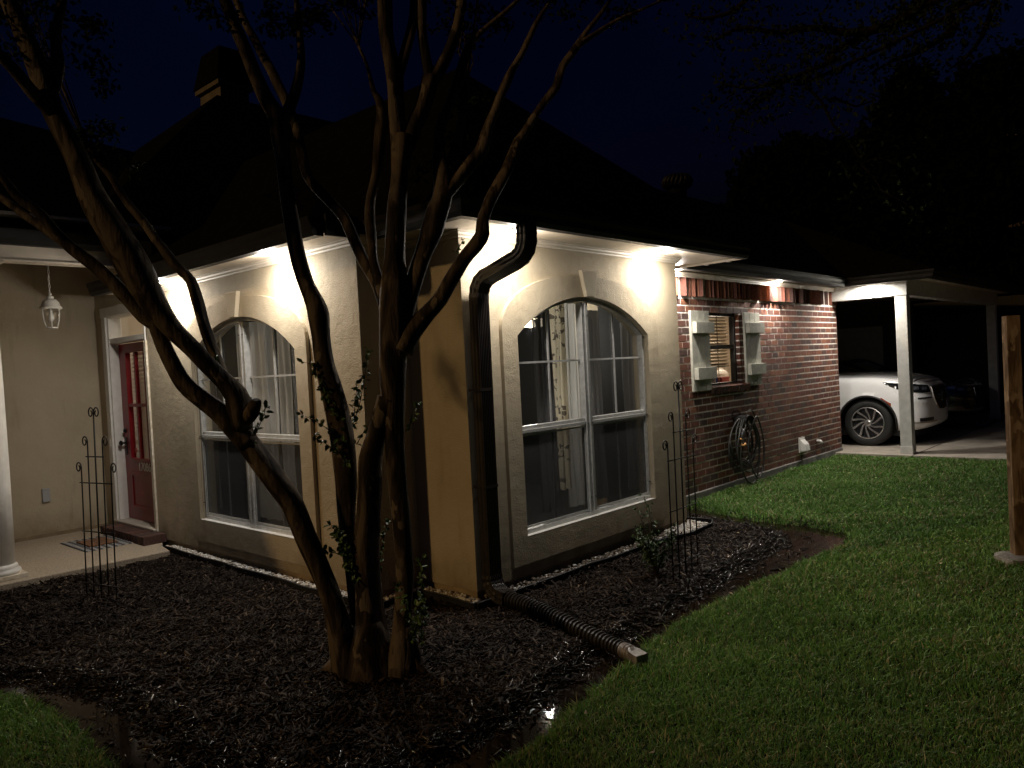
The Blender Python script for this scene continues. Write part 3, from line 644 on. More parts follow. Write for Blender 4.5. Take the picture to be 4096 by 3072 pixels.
def poly(pts, z0, z1, name, m, parent=house):
    mb = MB(); mb.prism(pts, [], lambda a, b, d: (a, b, d), z0, z1); return mb.build(name, m, parent)
EX1 = -.745; EX0 = -.345; EY = -.40; EXR = 3.62; EYB = .37
poly([(EX1+.01, 4.78), (EX1+.01, .56), (EX0+.01, .56), (EX0+.01, EY+.01), (EXR-.01, EY+.01), (EXR-.01, .9), (L2-.02, .9), (L2-.02, .05), (.05, .05), (.05, .9), (XW1+.05, .9), (XW1+.05, 4.78)], SOF+.0005, SOF+.02, 'soffit', TRIM)
poly([(L2-.015, EYB+.01), (8.76, EYB+.01), (8.76, -.95), (15.7, -.95), (15.7, GY+.05), (XB, GY+.05), (L2-.015, GY+.05)][0:2]+[(8.76, GY+.05), (L2-.015, GY+.05)], SOF+.022, SOF+.04, 'soffit', TRIM)
# gutters: ogee section swept along eaves
def gutter(path, z=SOF-.022, name='gutter'):
    prof = [(0, 0), (.07, 0), (.095, .03), (.10, .07), (.115, .10), (.12, .13), (.108, .13), (.0, .13)]
    mb = MB(); rings = []; P = [Vector(p) for p in path]
    for i, p in enumerate(P):
        ns = []
        if i > 0: t = (p-P[i-1]).normalized(); ns.append(Vector((t.y, -t.x)))
        if i < len(P)-1: t = (P[i+1]-p).normalized(); ns.append(Vector((t.y, -t.x)))
        nv = (ns[0]+ns[-1]); nv = nv/nv.length; nv = nv/max(.3, nv.dot(ns[0]))
        rings.append([(p.x+nv.x*a, p.y+nv.y*a, z+b) for a, b in prof])
    mb.loft(rings); return mb.build(name, GUTTER, house)
gutter([(EX1, 4.78), (EX1, .575)]); gutter([(EX0, .50), (EX0, EY), (EXR, EY)]); 
gutter([(L2+.75, EYB), (8.66, EYB), (8.66, -.86), (15.9, -.86)], SOF-.022)
mb = MB(); mb.box((EXR+.001, EY, SOF-.02), (EXR+.025, .55, SOF+.14)); mb.build('fascia_board', TRIM, house)
mb = MB(); mb.box((EX1, .535, SOF-.02), (EX0-.12, .558, SOF+.13)); mb.build('fascia_board', GUTTER, house)
for yy in (-.28, -.02, .24):
    mb = MB(); mb.box((EXR-.03, yy, SOF-.0275), (EXR+.03, yy+.035, SOF-.0205)); mb.build('soffit_bracket', WHITE, house)
# recessed LED downlights
def downlight(x, y, energy, z=SOF, beam=0, col=(1.0, .93, .83)):
    mb = MB(); mb.lathe([(.052, z-.0165), (.056, z-.0170), (.075, z-.008), (.078, z-.0005), (.050, z-.0004), (.050, z-.0165)], (x, y, 0), 28, 'z', 0, False); o = mb.build('downlight', WHITE, house, smooth=True)
    m2 = MB(); m2.lathe([(.001, z-.0085), (.045, z-.0082), (.049, z-.0065), (.001, z-.0064)], (x, y, 0), 28); m2.build('lens', LEDM, o)
    d = bpy.data.lights.new('downlight_beam', 'AREA'); d.shape = 'DISK'; d.size = .09; d.energy = energy; d.color = col
    l = bpy.data.objects.new('downlight_beam', d); COL.objects.link(l); l.parent = house; l.location = (x, y, z-.0095)
    if beam:
        d2 = bpy.data.lights.new('downlight_core', 'POINT'); d2.energy = beam; d2.color = col; d2.shadow_soft_size = .03
        l2 = bpy.data.objects.new('downlight_core', d2); COL.objects.link(l2); l2.parent = house; l2.location = (x, y, z-.11)
    return l
LP = 29.0
for x_, y_ in ((-.665, 3.49), (-.660, 1.49), (.36, -.255), (2.42, -.255)): downlight(x_, y_, LP*.46, beam=12)
downlight(3.92, .50, LP*1.0, SOF+.02, 7); downlight(6.66, .50, LP*1.0, SOF+.02, 7); downlight(8.80, .02, LP*1.2, SOF+.02)

# -------- porch: slab, far wall, door, beam, column, step
mb = MB(); mb.prism([(-7, 3.86), (-.62, 3.70), (-.56, 4.02), (-.43, 4.3), (-.3, 6), (-7, 6)], [], lambda a, b, d: (a, b, d), -.05, .075)
ps = mb.build('porch_floor', AGG); ps['kind'] = 'structure'; bevel(ps, .01)
YF = 5.767
mb = MB(); mb.box((-6, YF, .0), (-.2, YF+.12, 3.3)); mb.box((-.449, 5.53, .0), (-.32, YF-.001, 3.3)); mb.box((-.449, 4.40, 2.63), (-.32, 5.529, 3.3)); mb.build('stucco_wall', STUCCO, house)
mb = MB(); mb.box((-6, YF-.012, .076), (-.46, YF-.001, .115)); mb.build('wall_base_joint', PLINTH, house)
mb = MB(); mb.box((-6.5, 3.9, 3.30), (-.32, 5.9, 3.33)); mb.build('porch_ceiling', TRIM, house)
mb = MB(); mb.box((-6.5, 3.90, 2.905), (-.80, 4.03, 3.10)); mb.box((-6.5, 3.875, 2.885), (-.80, 4.05, 2.904)); bevel(mb.build('porch_beam', TRIM, house), .006)
gm = MB(); prof = [(0, 0), (.07, 0), (.10, .04), (.12, .13), (0, .13)]
gm.loft([[(x, 3.86-a, 3.02+b) for a, b in prof] for x in (-6.5, -.80)]); gm.build('gutter', GUTTER, house)
# step of bricks
mb = MB(); y = 4.15
while y < 5.32:
    mb.box((-.69, y, .076), (-.455, y+.062, .165+random.uniform(-.003, .003)), 0, tuple(q_*.55+.02 for q_ in bcol())); y += .075
mb.box((-.68, 4.16, .0755), (-.457, 5.34, .155), 1); bevel(mb.build('brick_step', [BRICK, MORTAR], house), .004)
mb = MB(); mb.box((-.50, 4.36, .166), (-.28, 5.47, .19)); bevel(mb.build('threshold', CONC, house), .005)
# door casing and frame
mb = MB(); mb.box((-.475, 5.42, .17), (-.449, 5.53, 2.62)); mb.box((-.480, 4.40, 2.52), (-.449, 5.54, 2.63)); mb.box((-.4485, 5.40, .17), (-.30, 5.44, 2.56)); mb.box((-.4484, 4.40, 2.515), (-.30, 5.399, 2.56)); mb.box((-.440, 4.40, 2.215), (-.30, 5.399, 2.275)); mb.box((-.4487, 4.40, .17), (-.30, 4.43, 2.514))
bevel(mb.build('door_frame', WHITE, house), .006, 2)
mb = MB(); mb.box((-.345, 4.435, 2.28), (-.342, 5.395, 2.51)); mb.build('transom_window', GLASS, house)
dm = MB(); lz0, lz1, ly0, ly1 = .90, 2.10, 4.71, 5.19
TD = lambda a, b, d: (-.349+d, a, b)
dm.prism([(4.44, .195), (5.395, .195), (5.395, 2.205), (4.44, 2.205)], [[(ly0, lz0), (ly1, lz0), (ly1, lz1), (ly0, lz1)]], TD, 0, .045)
door = bevel(dm.build('front_door', RED, house), .004)
q = MB(); q.prism([(4.62, .32), (5.24, .32), (5.24, .74), (4.62, .74)], [[(4.66, .36), (5.20, .36), (5.20, .70), (4.66, .70)]], TD, -.010, -.0005); q.prism([(ly0-.03, lz0-.03), (ly1+.03, lz0-.03), (ly1+.03, lz1+.03), (ly0-.03, lz1+.03)], [[(ly0, lz0), (ly1, lz0), (ly1, lz1), (ly0, lz1)]], TD, -.010, -.0005)
bevel(q.build('panel_moulding', RED, door), .003)
q = MB(); yc = 4.955; q.prism([(yc-.02, lz0), (yc+.02, lz0), (yc+.02, lz1), (yc-.02, lz1)], [], TD, -.004, .03); q.prism([(ly0, 1.485), (yc-.0205, 1.485), (yc-.0205, 1.52), (ly0, 1.52)], [], TD, -.004, .03); q.prism([(yc+.0205, 1.485), (ly1, 1.485), (ly1, 1.52), (yc+.0205, 1.52)], [], TD, -.004, .03); q.build('glazing_bar', RED, door)
q = MB(); q.box((-.330, ly0, lz0), (-.327, ly1, lz1)); q.build('door_glass', GLASS, door)
q = MB(); z = 2.08
while z > .92:
    Mx = Matrix.Translation((-.275, 0, z)) @ Matrix.Rotation(R(-55), 4, 'Y'); q.box((-.025, ly0-.02, -.0015), (.025, ly1+.02, .0015), M=Mx); z -= .046
q.build('slat_blind', BLINDW, door)
q = MB(); q.lathe([(.028, 0), (.03, -.006), (.012, -.012), (.010, -.04), (.028, -.05), (.032, -.065), (.018, -.078)], (-.349, 5.335, 1.07), 18, 'x'); q.box((-.356, 5.31, .93), (-.3495, 5.36, 1.13)); q.build('door_handle', BLACKM, door, smooth=False)
q = MB(); q.lathe([(.028, 0), (.028, -.012), (.014, -.025), (.004, -.028)], (-.349, 5.335, 1.21), 18, 'x'); q.build('deadbolt', BLACKM, door)
q = MB(); q.lathe([(.03, 0), (.03, -.003), (.001, -.0035)], (-.331, 5.12, .985), 20, 'x'); q.build('round_sticker', mat('red_sticker', (.35, .06, .05), .5), door)
def text_obj(txt, size, loc, rot, m, parent, name, extr=.002):
    cu = bpy.data.curves.new(name, 'FONT'); cu.body = txt; cu.size = size; cu.extrude = extr; cu.align_x = 'CENTER'
    o = bpy.data.objects.new(name, cu); COL.objects.link(o); o.rotation_euler = rot; o.location = loc
    dg = bpy.context.evaluated_depsgraph_get(); me = bpy.data.meshes.new_from_object(o.evaluated_get(dg)); bpy.data.objects.remove(o)
    m_ = Matrix.Translation(loc) @ Matrix.Rotation(rot[2], 4, 'Z') @ Matrix.Rotation(rot[0], 4, 'X'); me.transform(m_)
    org = ORG.get(parent.name, Vector()); me.transform(Matrix.Translation(-org)); me.materials.clear(); me.materials.append(m)
    o = bpy.data.objects.new(name, me); COL.objects.link(o); o.parent = parent; return o
text_obj('17086', .135, (-.352, 4.86, .765), (R(90), 0, R(-90)), mat('silver_numeral', (.80, .78, .74), .4), door, 'house_number')
mb = MB(); mb.box((-.2, 3.9, .1), (-.18, 5.6, 2.0)); mb.box((1.2, 4.32, .1), (1.25, 6.5, 3.0)); mb.box((-.2, 6.4, .1), (1.2, 6.5, 3.0)); mb.box((-.2, 4.35, 3.0), (1.25, 6.5, 3.05)); mb.v = mb.v[8:]; mb.f = [tuple(i-8 for i in f) for f in mb.f[6:]]; mb.m = mb.m[6:]; mb.c = mb.c[6:]
mb.build('foyer_interior', ROOMW, house)
ld = bpy.data.lights.new('foyer_light', 'POINT'); ld.energy = 14; ld.color = (1, .83, .62); ld.shadow_soft_size = .12
lo = bpy.data.objects.new('foyer_light', ld); COL.objects.link(lo); lo.parent = house; lo.location = (.6, 5.2, 2.5)
mb = MB(); mb.box((-.482, 5.455, 1.03), (-.4755, 5.485, 1.12)); bevel(mb.build('doorbell', WHITE, house), .003)
mb = MB(); ox, oz = -1.09, .545; mb.box((ox-.038, YF-.030, oz-.075), (ox+.038, YF-.0005, oz+.075)); mb.box((ox-.034, YF-.034, oz+.06), (ox+.034, YF-.0305, oz+.072)); bevel(mb.build('outlet_cover', mat('grey_outlet', (.36, .37, .38), .5), house), .006)
# column
mb = MB(); cx, cyc = -1.99, 4.02
mb.lathe([(.128, .20), (.131, .9), (.126, 1.8), (.112, 2.70), (.125, 2.72), (.125, 2.735), (.112, 2.745), (.112, 2.77), (.135, 2.80), (.15, 2.83), (.15, 2.86)], (cx, cyc, 0), 40)
mb.lathe([(.165, .115), (.172, .13), (.165, .150), (.145, .157), (.150, .170), (.145, .19), (.128, .201)], (cx, cyc, 0), 40); co = mb.build('column', WHITE, house, smooth=True)
mb = MB(); mb.box((cx-.18, cyc-.18, .0755), (cx+.18, cyc+.18, .1155)); bevel(mb.build('column_base', PEEL, house), .006)
mb = MB(); mb.box((cx-.16, cyc-.16, 2.86), (cx+.16, cyc+.16, 2.886)); bevel(mb.build('column_cap', PEEL, house), .006)

# -------- roofs
def roof(corners, ridge, z0, name='roof', thick=.03):
    """corners: 4 eave corners ccw from front-left; ridge: two points"""
    (a, b, c, d) = [Vector((p[0], p[1], z0)) for p in corners]; r0, r1 = Vector(ridge[0]), Vector(ridge[1])
    mb = MB(); vs = [a, b, c, d, r0, r1]
    mb.add(vs, [(0, 1, 5, 4) if len(ridge) == 2 else (0, 1, 4), (1, 2, 5), (2, 3, 4, 5), (3, 0, 4)]); mb.add([v-Vector((0, 0, .02)) for v in (a, b, c, d)], [(3, 2, 1, 0)])
    return mb.build(name, SHINGLE, house)
RZ = SOF+.105
def roof_free(vs, fs, name='roof'):
    mb = MB(); mb.add(vs, fs); return mb.build(name, SHINGLE, house)
PA = .93
# A: corner block, ridge running +y
xa0, xa1, ya = EX0-.10, EXR+.02, EY-.10; xm = (xa0+xa1)/2; ha = (xa1-xa0)/2; za = RZ+PA*ha
roof_free([(xa0, ya, RZ), (xa1, ya, RZ), (xa1, 9, RZ), (xa0, 9, RZ), (xm, ya+ha, za), (xm, 9, za)], [(0, 1, 4), (1, 2, 5, 4), (3, 0, 4, 5), (2, 3, 5)])
# B: left wing, eave x=-.85
xb0, yb0 = EX1-.10, .56; hb = 2.6
roof_free([(xb0, yb0, RZ), (xb0+2*hb, yb0, RZ), (xb0+2*hb, 6, RZ), (xb0, 4.05, RZ), (xb0+.55, yb0+1.6, RZ+.55*PA), (xb0+hb, yb0+3.4, RZ+.60*PA*hb), (xb0+hb, 6, RZ+.60*PA*hb)], [(0, 1, 5, 4), (0, 4, 3), (4, 5, 6, 3), (1, 2, 6, 5)])
# C: porch / left roof
roof_free([(-12, 3.74, 3.14), (-.80, 3.74, 3.14), (1.2, 8.2, 5.30), (-2.0, 8.2, 5.62), (-12, 8.2, 5.62)], [(0, 1, 2, 3, 4)])
# D: main house peak
roof_free([(-1.2, 4.1, 3.2), (9, 4.1, 3.2), (9, 12, 3.2), (-1.2, 12, 3.2), (2.15, 7.5, 6.22), (6.5, 7.5, 6.22)], [(0, 1, 5, 4), (1, 2, 5), (2, 3, 4, 5), (3, 0, 4)])
# E: brick wing and carport
roof_free([(2.0, EYB-.10, RZ+.015), (8.56, EYB-.10, RZ+.015), (8.56, -.96, RZ+.015), (16.2, -.96, RZ+.015), (16.2, 6, RZ+.015), (2.0, 6, RZ+.015), (2.0, 2.25, 4.30), (11, 2.25, 4.30), (14, 2.3, 4.2)], [(0, 1, 7, 6), (1, 2, 7), (2, 3, 8, 7), (3, 4, 8), (4, 5, 6, 7, 8)])
mb = MB(); mb.box((8.78, -.84, SOF+.041), (15.9, 5.8, SOF+.06)); mb.build('carport_ceiling', TRIM, house)
# chimney
CHIMM = mat('chimney_stucco', (.13, .10, .06), .9, bump=.4, bscale=80, var=.2, vscale=6)
mb = MB(); mb.box((2.42, 7.9, 5.5), (2.92, 8.6, 6.62)); mb.build('chimney', CHIMM, house)
mb = MB(); mb.box((2.36, 7.84, 6.56), (2.98, 8.66, 6.64)); mb.loft([[(2.34, 7.82, 6.641), (3.0, 7.82, 6.641), (3.0, 8.68, 6.641), (2.34, 8.68, 6.641)], [(2.46, 7.94, 7.22), (2.88, 7.94, 7.22), (2.88, 8.56, 7.22), (2.46, 8.56, 7.22)]], 1); mb.build('chimney_cap', [CHIMM, SHINGLE], house)
# roof turbine vent
mb = MB(); tv = (7.45, 2.5); mb.lathe([(.15, 4.1), (.15, 4.50), (.16, 4.51)], (*tv, 0), 20)
for k in range(20):
    a = k*math.pi/10; pr = [(.15, 4.50), (.215, 4.54), (.235, 4.60), (.20, 4.67), (.10, 4.70)]
    mb.tube([(tv[0]+r_*math.cos(a+.1*i), tv[1]+r_*math.sin(a+.1*i), z_) for i, (r_, z_) in enumerate(pr)], .03, 6)
mb.lathe([(.12, 4.68), (.10, 4.71), (.01, 4.72)], (*tv, 0), 20); mb.build('turbine_vent', GUTTER, house, smooth=True)

# ================================================================== DOWNSPOUT and drain pipe
def ribbed():
    w_, d_ = .060, .042; pr = []
    for i in range(22):
        a = -w_+2*w_*i/21; pr.append((a, -d_+(.006 if (i % 3) == 1 else 0)))
    for i in range(5): pr.append((w_-(.003 if i % 2 else 0), -d_+2*d_*(i+.5)/5))
    for i in range(22):
        a = w_-2*w_*i/21; pr.append((a, d_-(.006 if (i % 3) == 1 else 0)))
    for i in range(5): pr.append((-w_+(.003 if i % 2 else 0), d_-2*d_*(i+.5)/5))
    return pr
RP = ribbed()
def sweep_x(mb, pts, prof, squash=None):
    """sweep with profile x axis kept along world x as far as possible"""
    rings = []
    for i, p in enumerate(pts):
        t = (pts[min(i+1, len(pts)-1)]-pts[max(i-1, 0)]).normalized(); yv = Vector((0, 1, 0))
        xv = yv.cross(t)*-1; xv = xv.normalized() if xv.length > .2 else Vector((1, 0, 0)); y2 = t.cross(xv).normalized()
        k = 1 if squash is None else squash[i]
        rings.append([p+xv*(a*k)+y2*(b*k) for a, b in prof])
    mb.loft(rings)
def bez(p0, p1, p2, n):
    return [p0*(1-t)**2+p1*2*t*(1-t)+p2*t*t for t in [i/n for i in range(n+1)]]
ds = thing('downspout', 'black ribbed metal downspout with double elbow on the stucco corner', 'downspout', (.07, -.08, 0))
top = [Vector((.212, -.465, SOF)), Vector((.212, -.465, 2.64))]+bez(Vector((.212, -.465, 2.62)), Vector((.212, -.465, 2.49)), Vector((.185, -.36, 2.455)), 7)+bez(Vector((.130, -.165, 2.375)), Vector((.105, -.078, 2.345)), Vector((.100, -.075, 2.22)), 7)
pts = top; sq = [1+(.05 if i % 2 else 0) for i in range(len(pts))]
mb = MB(); mb.tube(pts, sq, prof=RP, up=(0, -1, 0)); mb.build('elbow', DOWNM, ds)
mb = MB(); sweep_x(mb, [Vector((.10, -.075, 2.24)), Vector((.085, -.075, .75)), Vector((.082, -.075, .20))], RP); mb.build('pipe', DOWNM, ds)
for z in (1.55, .85):
    mb = MB(); mb.box((.02, -.118, z), (.155, -.1135, z+.02)); mb.box((.02, -.1135, z), (.0235, -.001, z+.02)); mb.box((.1515, -.1135, z), (.155, -.001, z+.02)); mb.build('strap', DOWNM, ds)
mb = MB(); el = bez(Vector((.082, -.075, .22)), Vector((.082, -.075, .10)), Vector((.06, -.20, .085)), 9); rg = []
sweep_pts = el+[Vector((.045, -.27, .083))]
mb.tube(sweep_pts, [1.05+(.07 if i % 2 else 0) for i in range(len(sweep_pts))], prof=[(a*.95, b*1.0) for a, b in RP], up=(0, 1, 0)); mb.build('bottom_elbow', BROWNP, ds)
dp = thing('drain_pipe', 'brown corrugated drain hose lying on the mulch below the downspout', 'drain pipe', (.0, -.3, .05))
P0, P1 = Vector((.05, -.235, .080)), Vector((-.225, -1.42, .050)); pts = []; rad = []; NR = 36; t_ = 0
for i in range(NR):
    L0 = (i+.0)/NR
    w_ = 1/NR
    for f_, r_ in ((0, .045), (.30, .045), (.42, .057), (.72, .057), (.86, .045)):
        tt = L0+f_*w_; tt2 = tt+.010*math.sin(tt*9)
        p = P0.lerp(P1, tt2)+Vector((.022*math.sin(tt*3.3), 0, .008*math.sin(tt*6))); pts.append(p); rad.append(r_*(1-.14*tt))
mb = MB(); mb.tube(pts, rad, 26); mb.build('corrugated_tube', BROWNP, dp, smooth=False)
dv = (pts[-1]-pts[-8]).normalized(); e0 = pts[-1]
mb = MB(); mb.tube([e0, e0+dv*.04, e0+dv*.05, e0+dv*.06, e0+dv*.07], [.046, .046, .041, .046, .041], 24)
sq = []; ro = []
for k_ in range(24):
    a = 2*math.pi*k_/24; ro.append((math.cos(a)*.041, math.sin(a)*.041)); m_ = max(abs(math.cos(a)), abs(math.sin(a))); sq.append((math.cos(a)/m_*.042, math.sin(a)/m_*.027))
xv = Vector((0, 0, 1)).cross(dv).normalized(); yv = dv.cross(xv)
mb.loft([[e0+dv*.07+xv*a+yv*b for a, b in ro], [e0+dv*.10+xv*a+yv*b for a, b in sq], [e0+dv*.17+xv*a+yv*b+Vector((0, 0, -.008)) for a, b in sq]])
bevel(mb.build('outlet_adapter', mat('worn_plastic', (.09, .07, .06), .35, col2=(.25, .22, .2), vscale=18), dp), .003)

# ================================================================== PORCH LANTERN
lx, ly_, = -1.235, 4.70
lan = thing('porch_lantern', 'unlit white hanging lantern with ribbed glass in the porch', 'lantern', (lx, ly_, 2.34))
mb = MB()
for i in range(17):
    z = 2.70+i*.036; a = (i % 2)*math.pi/2; ringp = [(lx+math.cos(a)*.009*math.cos(t), ly_+math.sin(a)*.009*math.cos(t), z+.022*math.sin(t)) for t in [k*math.pi/5 for k in range(11)]]
    mb.tube(ringp, .0025, 5)
mb.build('chain', WHITE, lan)
mb = MB(); mb.lathe([(.006, 2.70), (.014, 2.69), (.010, 2.675), (.030, 2.668), (.034, 2.655), (.028, 2.645), (.055, 2.635), (.078, 2.605), (.088, 2.565), (.100, 2.560), (.104, 2.548), (.098, 2.540), (.078, 2.536)], (lx, ly_, 0), 28); mb.build('dome', WHITE, lan, smooth=True)
mb = MB(); mb.lathe([(.078, 2.536), (.080, 2.49), (.070, 2.42), (.050, 2.355), (.047, 2.355), (.067, 2.42), (.077, 2.49), (.075, 2.536)], (lx, ly_, 0), 28); mb.build('glass_shade', GLASS, lan, smooth=True)
mb = MB()
for k in range(6):
    a = k*math.pi/3+.2; mb.tube([(lx+r_*math.cos(a), ly_+r_*math.sin(a), z_) for r_, z_ in ((.082, 2.536), (.084, 2.49), (.074, 2.42), (.053, 2.352))], .0045, 6)
mb.lathe([(.052, 2.356), (.055, 2.350), (.050, 2.343), (.01, 2.340)], (lx, ly_, 0), 20); mb.build('rib', WHITE, lan, smooth=True)
mb = MB(); mb.lathe([(.012, 2.54), (.014, 2.50), (.022, 2.47), (.026, 2.44), (.012, 2.415)], (lx, ly_, 0), 16); mb.build('bulb', mat('frosted_bulb', (.7, .7, .68), .2), lan, smooth=True)

# ================================================================== DOORMAT
def plaid():
    m = bpy.data.materials.new('plaid_mat'); m.use_nodes = True; t = m.node_tree; b = t.nodes['Principled BSDF']; L = t.links.new; b.inputs['Roughness'].default_value = .95
    tc = t.nodes.new('ShaderNodeTexCoord'); sp_ = t.nodes.new('ShaderNodeSeparateXYZ'); L(tc.outputs['Object'], sp_.inputs[0]); outs = []
    for k in (0, 1):
        a = t.nodes.new('ShaderNodeMath'); a.operation = 'MULTIPLY'; a.inputs[1].default_value = 14; L(sp_.outputs[k], a.inputs[0])
        f = t.nodes.new('ShaderNodeMath'); f.operation = 'FRACT'; L(a.outputs[0], f.inputs[0]); g_ = t.nodes.new('ShaderNodeMath'); g_.operation = 'GREATER_THAN'; g_.inputs[1].default_value = .5; L(f.outputs[0], g_.inputs[0]); outs.append(g_)
    s = t.nodes.new('ShaderNodeMath'); s.operation = 'ADD'; L(outs[0].outputs[0], s.inputs[0]); L(outs[1].outputs[0], s.inputs[1]); h = t.nodes.new('ShaderNodeMath'); h.operation = 'MULTIPLY'; h.inputs[1].default_value = .5; L(s.outputs[0], h.inputs[0])
    r = t.nodes.new('ShaderNodeValToRGB'); r.color_ramp.interpolation = 'CONSTANT'; e = r.color_ramp.elements; e[0].color = (.015, .015, .017, 1); e[1].position = .3; e[1].color = (.12, .12, .13, 1); e2 = e.new(.8); e2.color = (.45, .44, .42, 1)
    L(h.outputs[0], r.inputs[0]); L(r.outputs[0], b.inputs['Base Color']); return m
dmt = thing('door_mat', 'tan coir doormat on a black and white checked rug by the red door', 'doormat', (-.95, 4.8, .076))
mb = MB(); mb.box((-1.15, 4.42, .0765), (-.67, 5.17, .084)); bevel(mb.build('checked_rug', plaid(), dmt), .003)
mb = MB(); mb.box((-1.05, 4.60, .0845), (-.77, 5.00, .098)); bevel(mb.build('coir_mat', mat('coir', (.30, .15, .07), .95, bump=1, bscale=300, col2=(.12, .06, .035), vscale=25), dmt), .004)

# ================================================================== TRELLISES
def spiral(x0, z0, r0, sgn, n=22):
    """scroll that leaves a rod top (x0,z0) and curls outward (sgn)"""
    pts = []; cx_ = x0+sgn*r0
    for i in range(n+1):
        a = i/n*2*math.pi*1.18; r_ = r0*(1-.62*i/n); pts.append(Vector((cx_-sgn*r_*math.cos(a), 0, z0+r_*math.sin(a)*1.15)))
    return pts
def make_trellis(label):
    t = thing('garden_trellis', label, 'trellis', (0, 0, 0), group='black wire trellises standing in the mulch')
    S_ = .105; tops = [1.08, 1.29, 1.50, 1.29, 1.08]
    for k in range(5):
        x = (k-2)*S_; mb = MB()
        if k == 2:
            mb.tube([Vector((0, 0, -.02)), Vector((0, 0, .8)), Vector((0, 0, 1.46))], .0065, 8)
            for sg in (-1, 1): mb.tube([Vector((0, 0, 1.42))]+spiral(0, 1.49, .040, sg), .0055, 7)
        else:
            sg = -1 if k < 2 else 1; mb.tube([Vector((x, 0, -.02)), Vector((x, 0, .6)), Vector((x, 0, tops[k]-.05))]+spiral(x, tops[k]-.03, .040, sg), .0055, 7)
        mb.build('rod', BLACKM, t, smooth=True)
    for z, hw_ in ((.54, 2.2), (.93, 2.2), (1.14, 1.2), (.12, 2.2)):
        mb = MB(); mb.tube([Vector((-hw_*S_, -.006, z)), Vector((hw_*S_, -.006, z))], .0050, 7); mb.build('crossbar', BLACKM, t, smooth=True)
    return t
def dup(root, loc, rotz, label):
    r = root.copy(); COL.objects.link(r); r.location = loc; r.rotation_euler = (0, 0, rotz); r['label'] = label
    for ch in list(root.children):
        c = ch.copy(); COL.objects.link(c); c.parent = r
    return r
tr1 = make_trellis('thin black wire trellis with scroll tops in front of the porch')
tr1.location = (-1.60, 2.72, 0); tr1.rotation_euler = (R(-1.2), 0, R(-76))
tr2 = dup(tr1, (1.46, -.86, 0), R(3), 'thin black wire trellis with scroll tops beside the rose bush'); tr2.rotation_euler = (0, R(.5), R(4))
tr2.scale = (1.04, 1, 1.0); tr1.scale = (.92, 1, 1.02)

# ================================================================== GARDEN HOSE
hs = thing('garden_hose', 'dark grey garden hose coiled on a hanger on the brick wall', 'garden hose', (5.5, GY-.05, .1))
HOSEM = mat('hose_rubber', (.030, .032, .030), .45, col2=(.055, .05, .045), vscale=15)
mb = MB(); rnd = random.Random(4)
for k in range(9):
    hw_ = rnd.uniform(.25, .40); zb = rnd.uniform(.18, .34); zt = rnd.uniform(.86, .93); ccx = 5.50+rnd.uniform(-.03, .03); yy = GY-.035-.02*k+rnd.uniform(-.004, .004)
    if k == 7: zb = .04; hw_ = .26
    if k == 8: zb = .10; ccx = 5.66; hw_ = .22
    pp = []
    for i in range(41):
        a = 2*math.pi*i/40; s_, c_ = math.sin(a), math.cos(a); zc_ = (zt+zb)/2
        wz = 1.0-.30*max(0, s_)**1.5; pp.append(Vector((ccx+hw_*c_*wz+.01*math.sin(3*a+k), yy+.010*math.sin(2*a+k), zc_+(zt-zb)/2*s_)))
    mb.tube(pp, .0105, 8, caps=False)
mb.build('coil', HOSEM, hs, smooth=True)
mb = MB(); hx, hz = 5.50, .88
mb.tube([Vector((hx+.12*math.cos(a), GY-.20, hz+.10*math.sin(a)+.02)) for a in [math.pi*i/12 for i in range(13)]], .006, 6)
mb.tube([Vector((hx+.12*math.cos(a), GY-.01, hz+.10*math.sin(a)+.02)) for a in [math.pi*i/12 for i in range(13)]], .006, 6)
rr = [(hx+.115*math.cos(math.pi*i/12), hz-.02+.07*math.sin(math.pi*i/12)) for i in range(13)]
mb.loft([[(a, GY-.012, b) for a, b in rr]+[(a, GY-.012, b-.012) for a, b in rr[::-1]], [(a, GY-.20, b) for a, b in rr]+[(a, GY-.20, b-.012) for a, b in rr[::-1]]])
mb.build('hose_hanger', BLACKM, hs)
nz = MB(); n0 = Vector((5.17, GY-.23, .66)); nz.tube([n0+Vector((.06, 0, .12)), n0+Vector((.03, 0, .06)), n0], [.012, .015, .014], 10); nz.tube([n0, n0+Vector((.03, -.01, -.07))], [.012, .012], 10); nzo = nz.build('spray_nozzle', mat('dark_grey_plastic', (.05, .05, .055), .4), hs, smooth=True)
nz = MB(); nz.tube([n0+Vector((.028, -.01, -.065)), n0+Vector((.036, -.012, -.085))], [.030, .030], 14); nz.tube([n0+Vector((-.03, 0, .004)), n0+Vector((.012, 0, -.012))], [.012, .014], 10); nz.build('nozzle_collar', mat('orange_plastic', (.75, .38, .12), .4), hs, smooth=True)

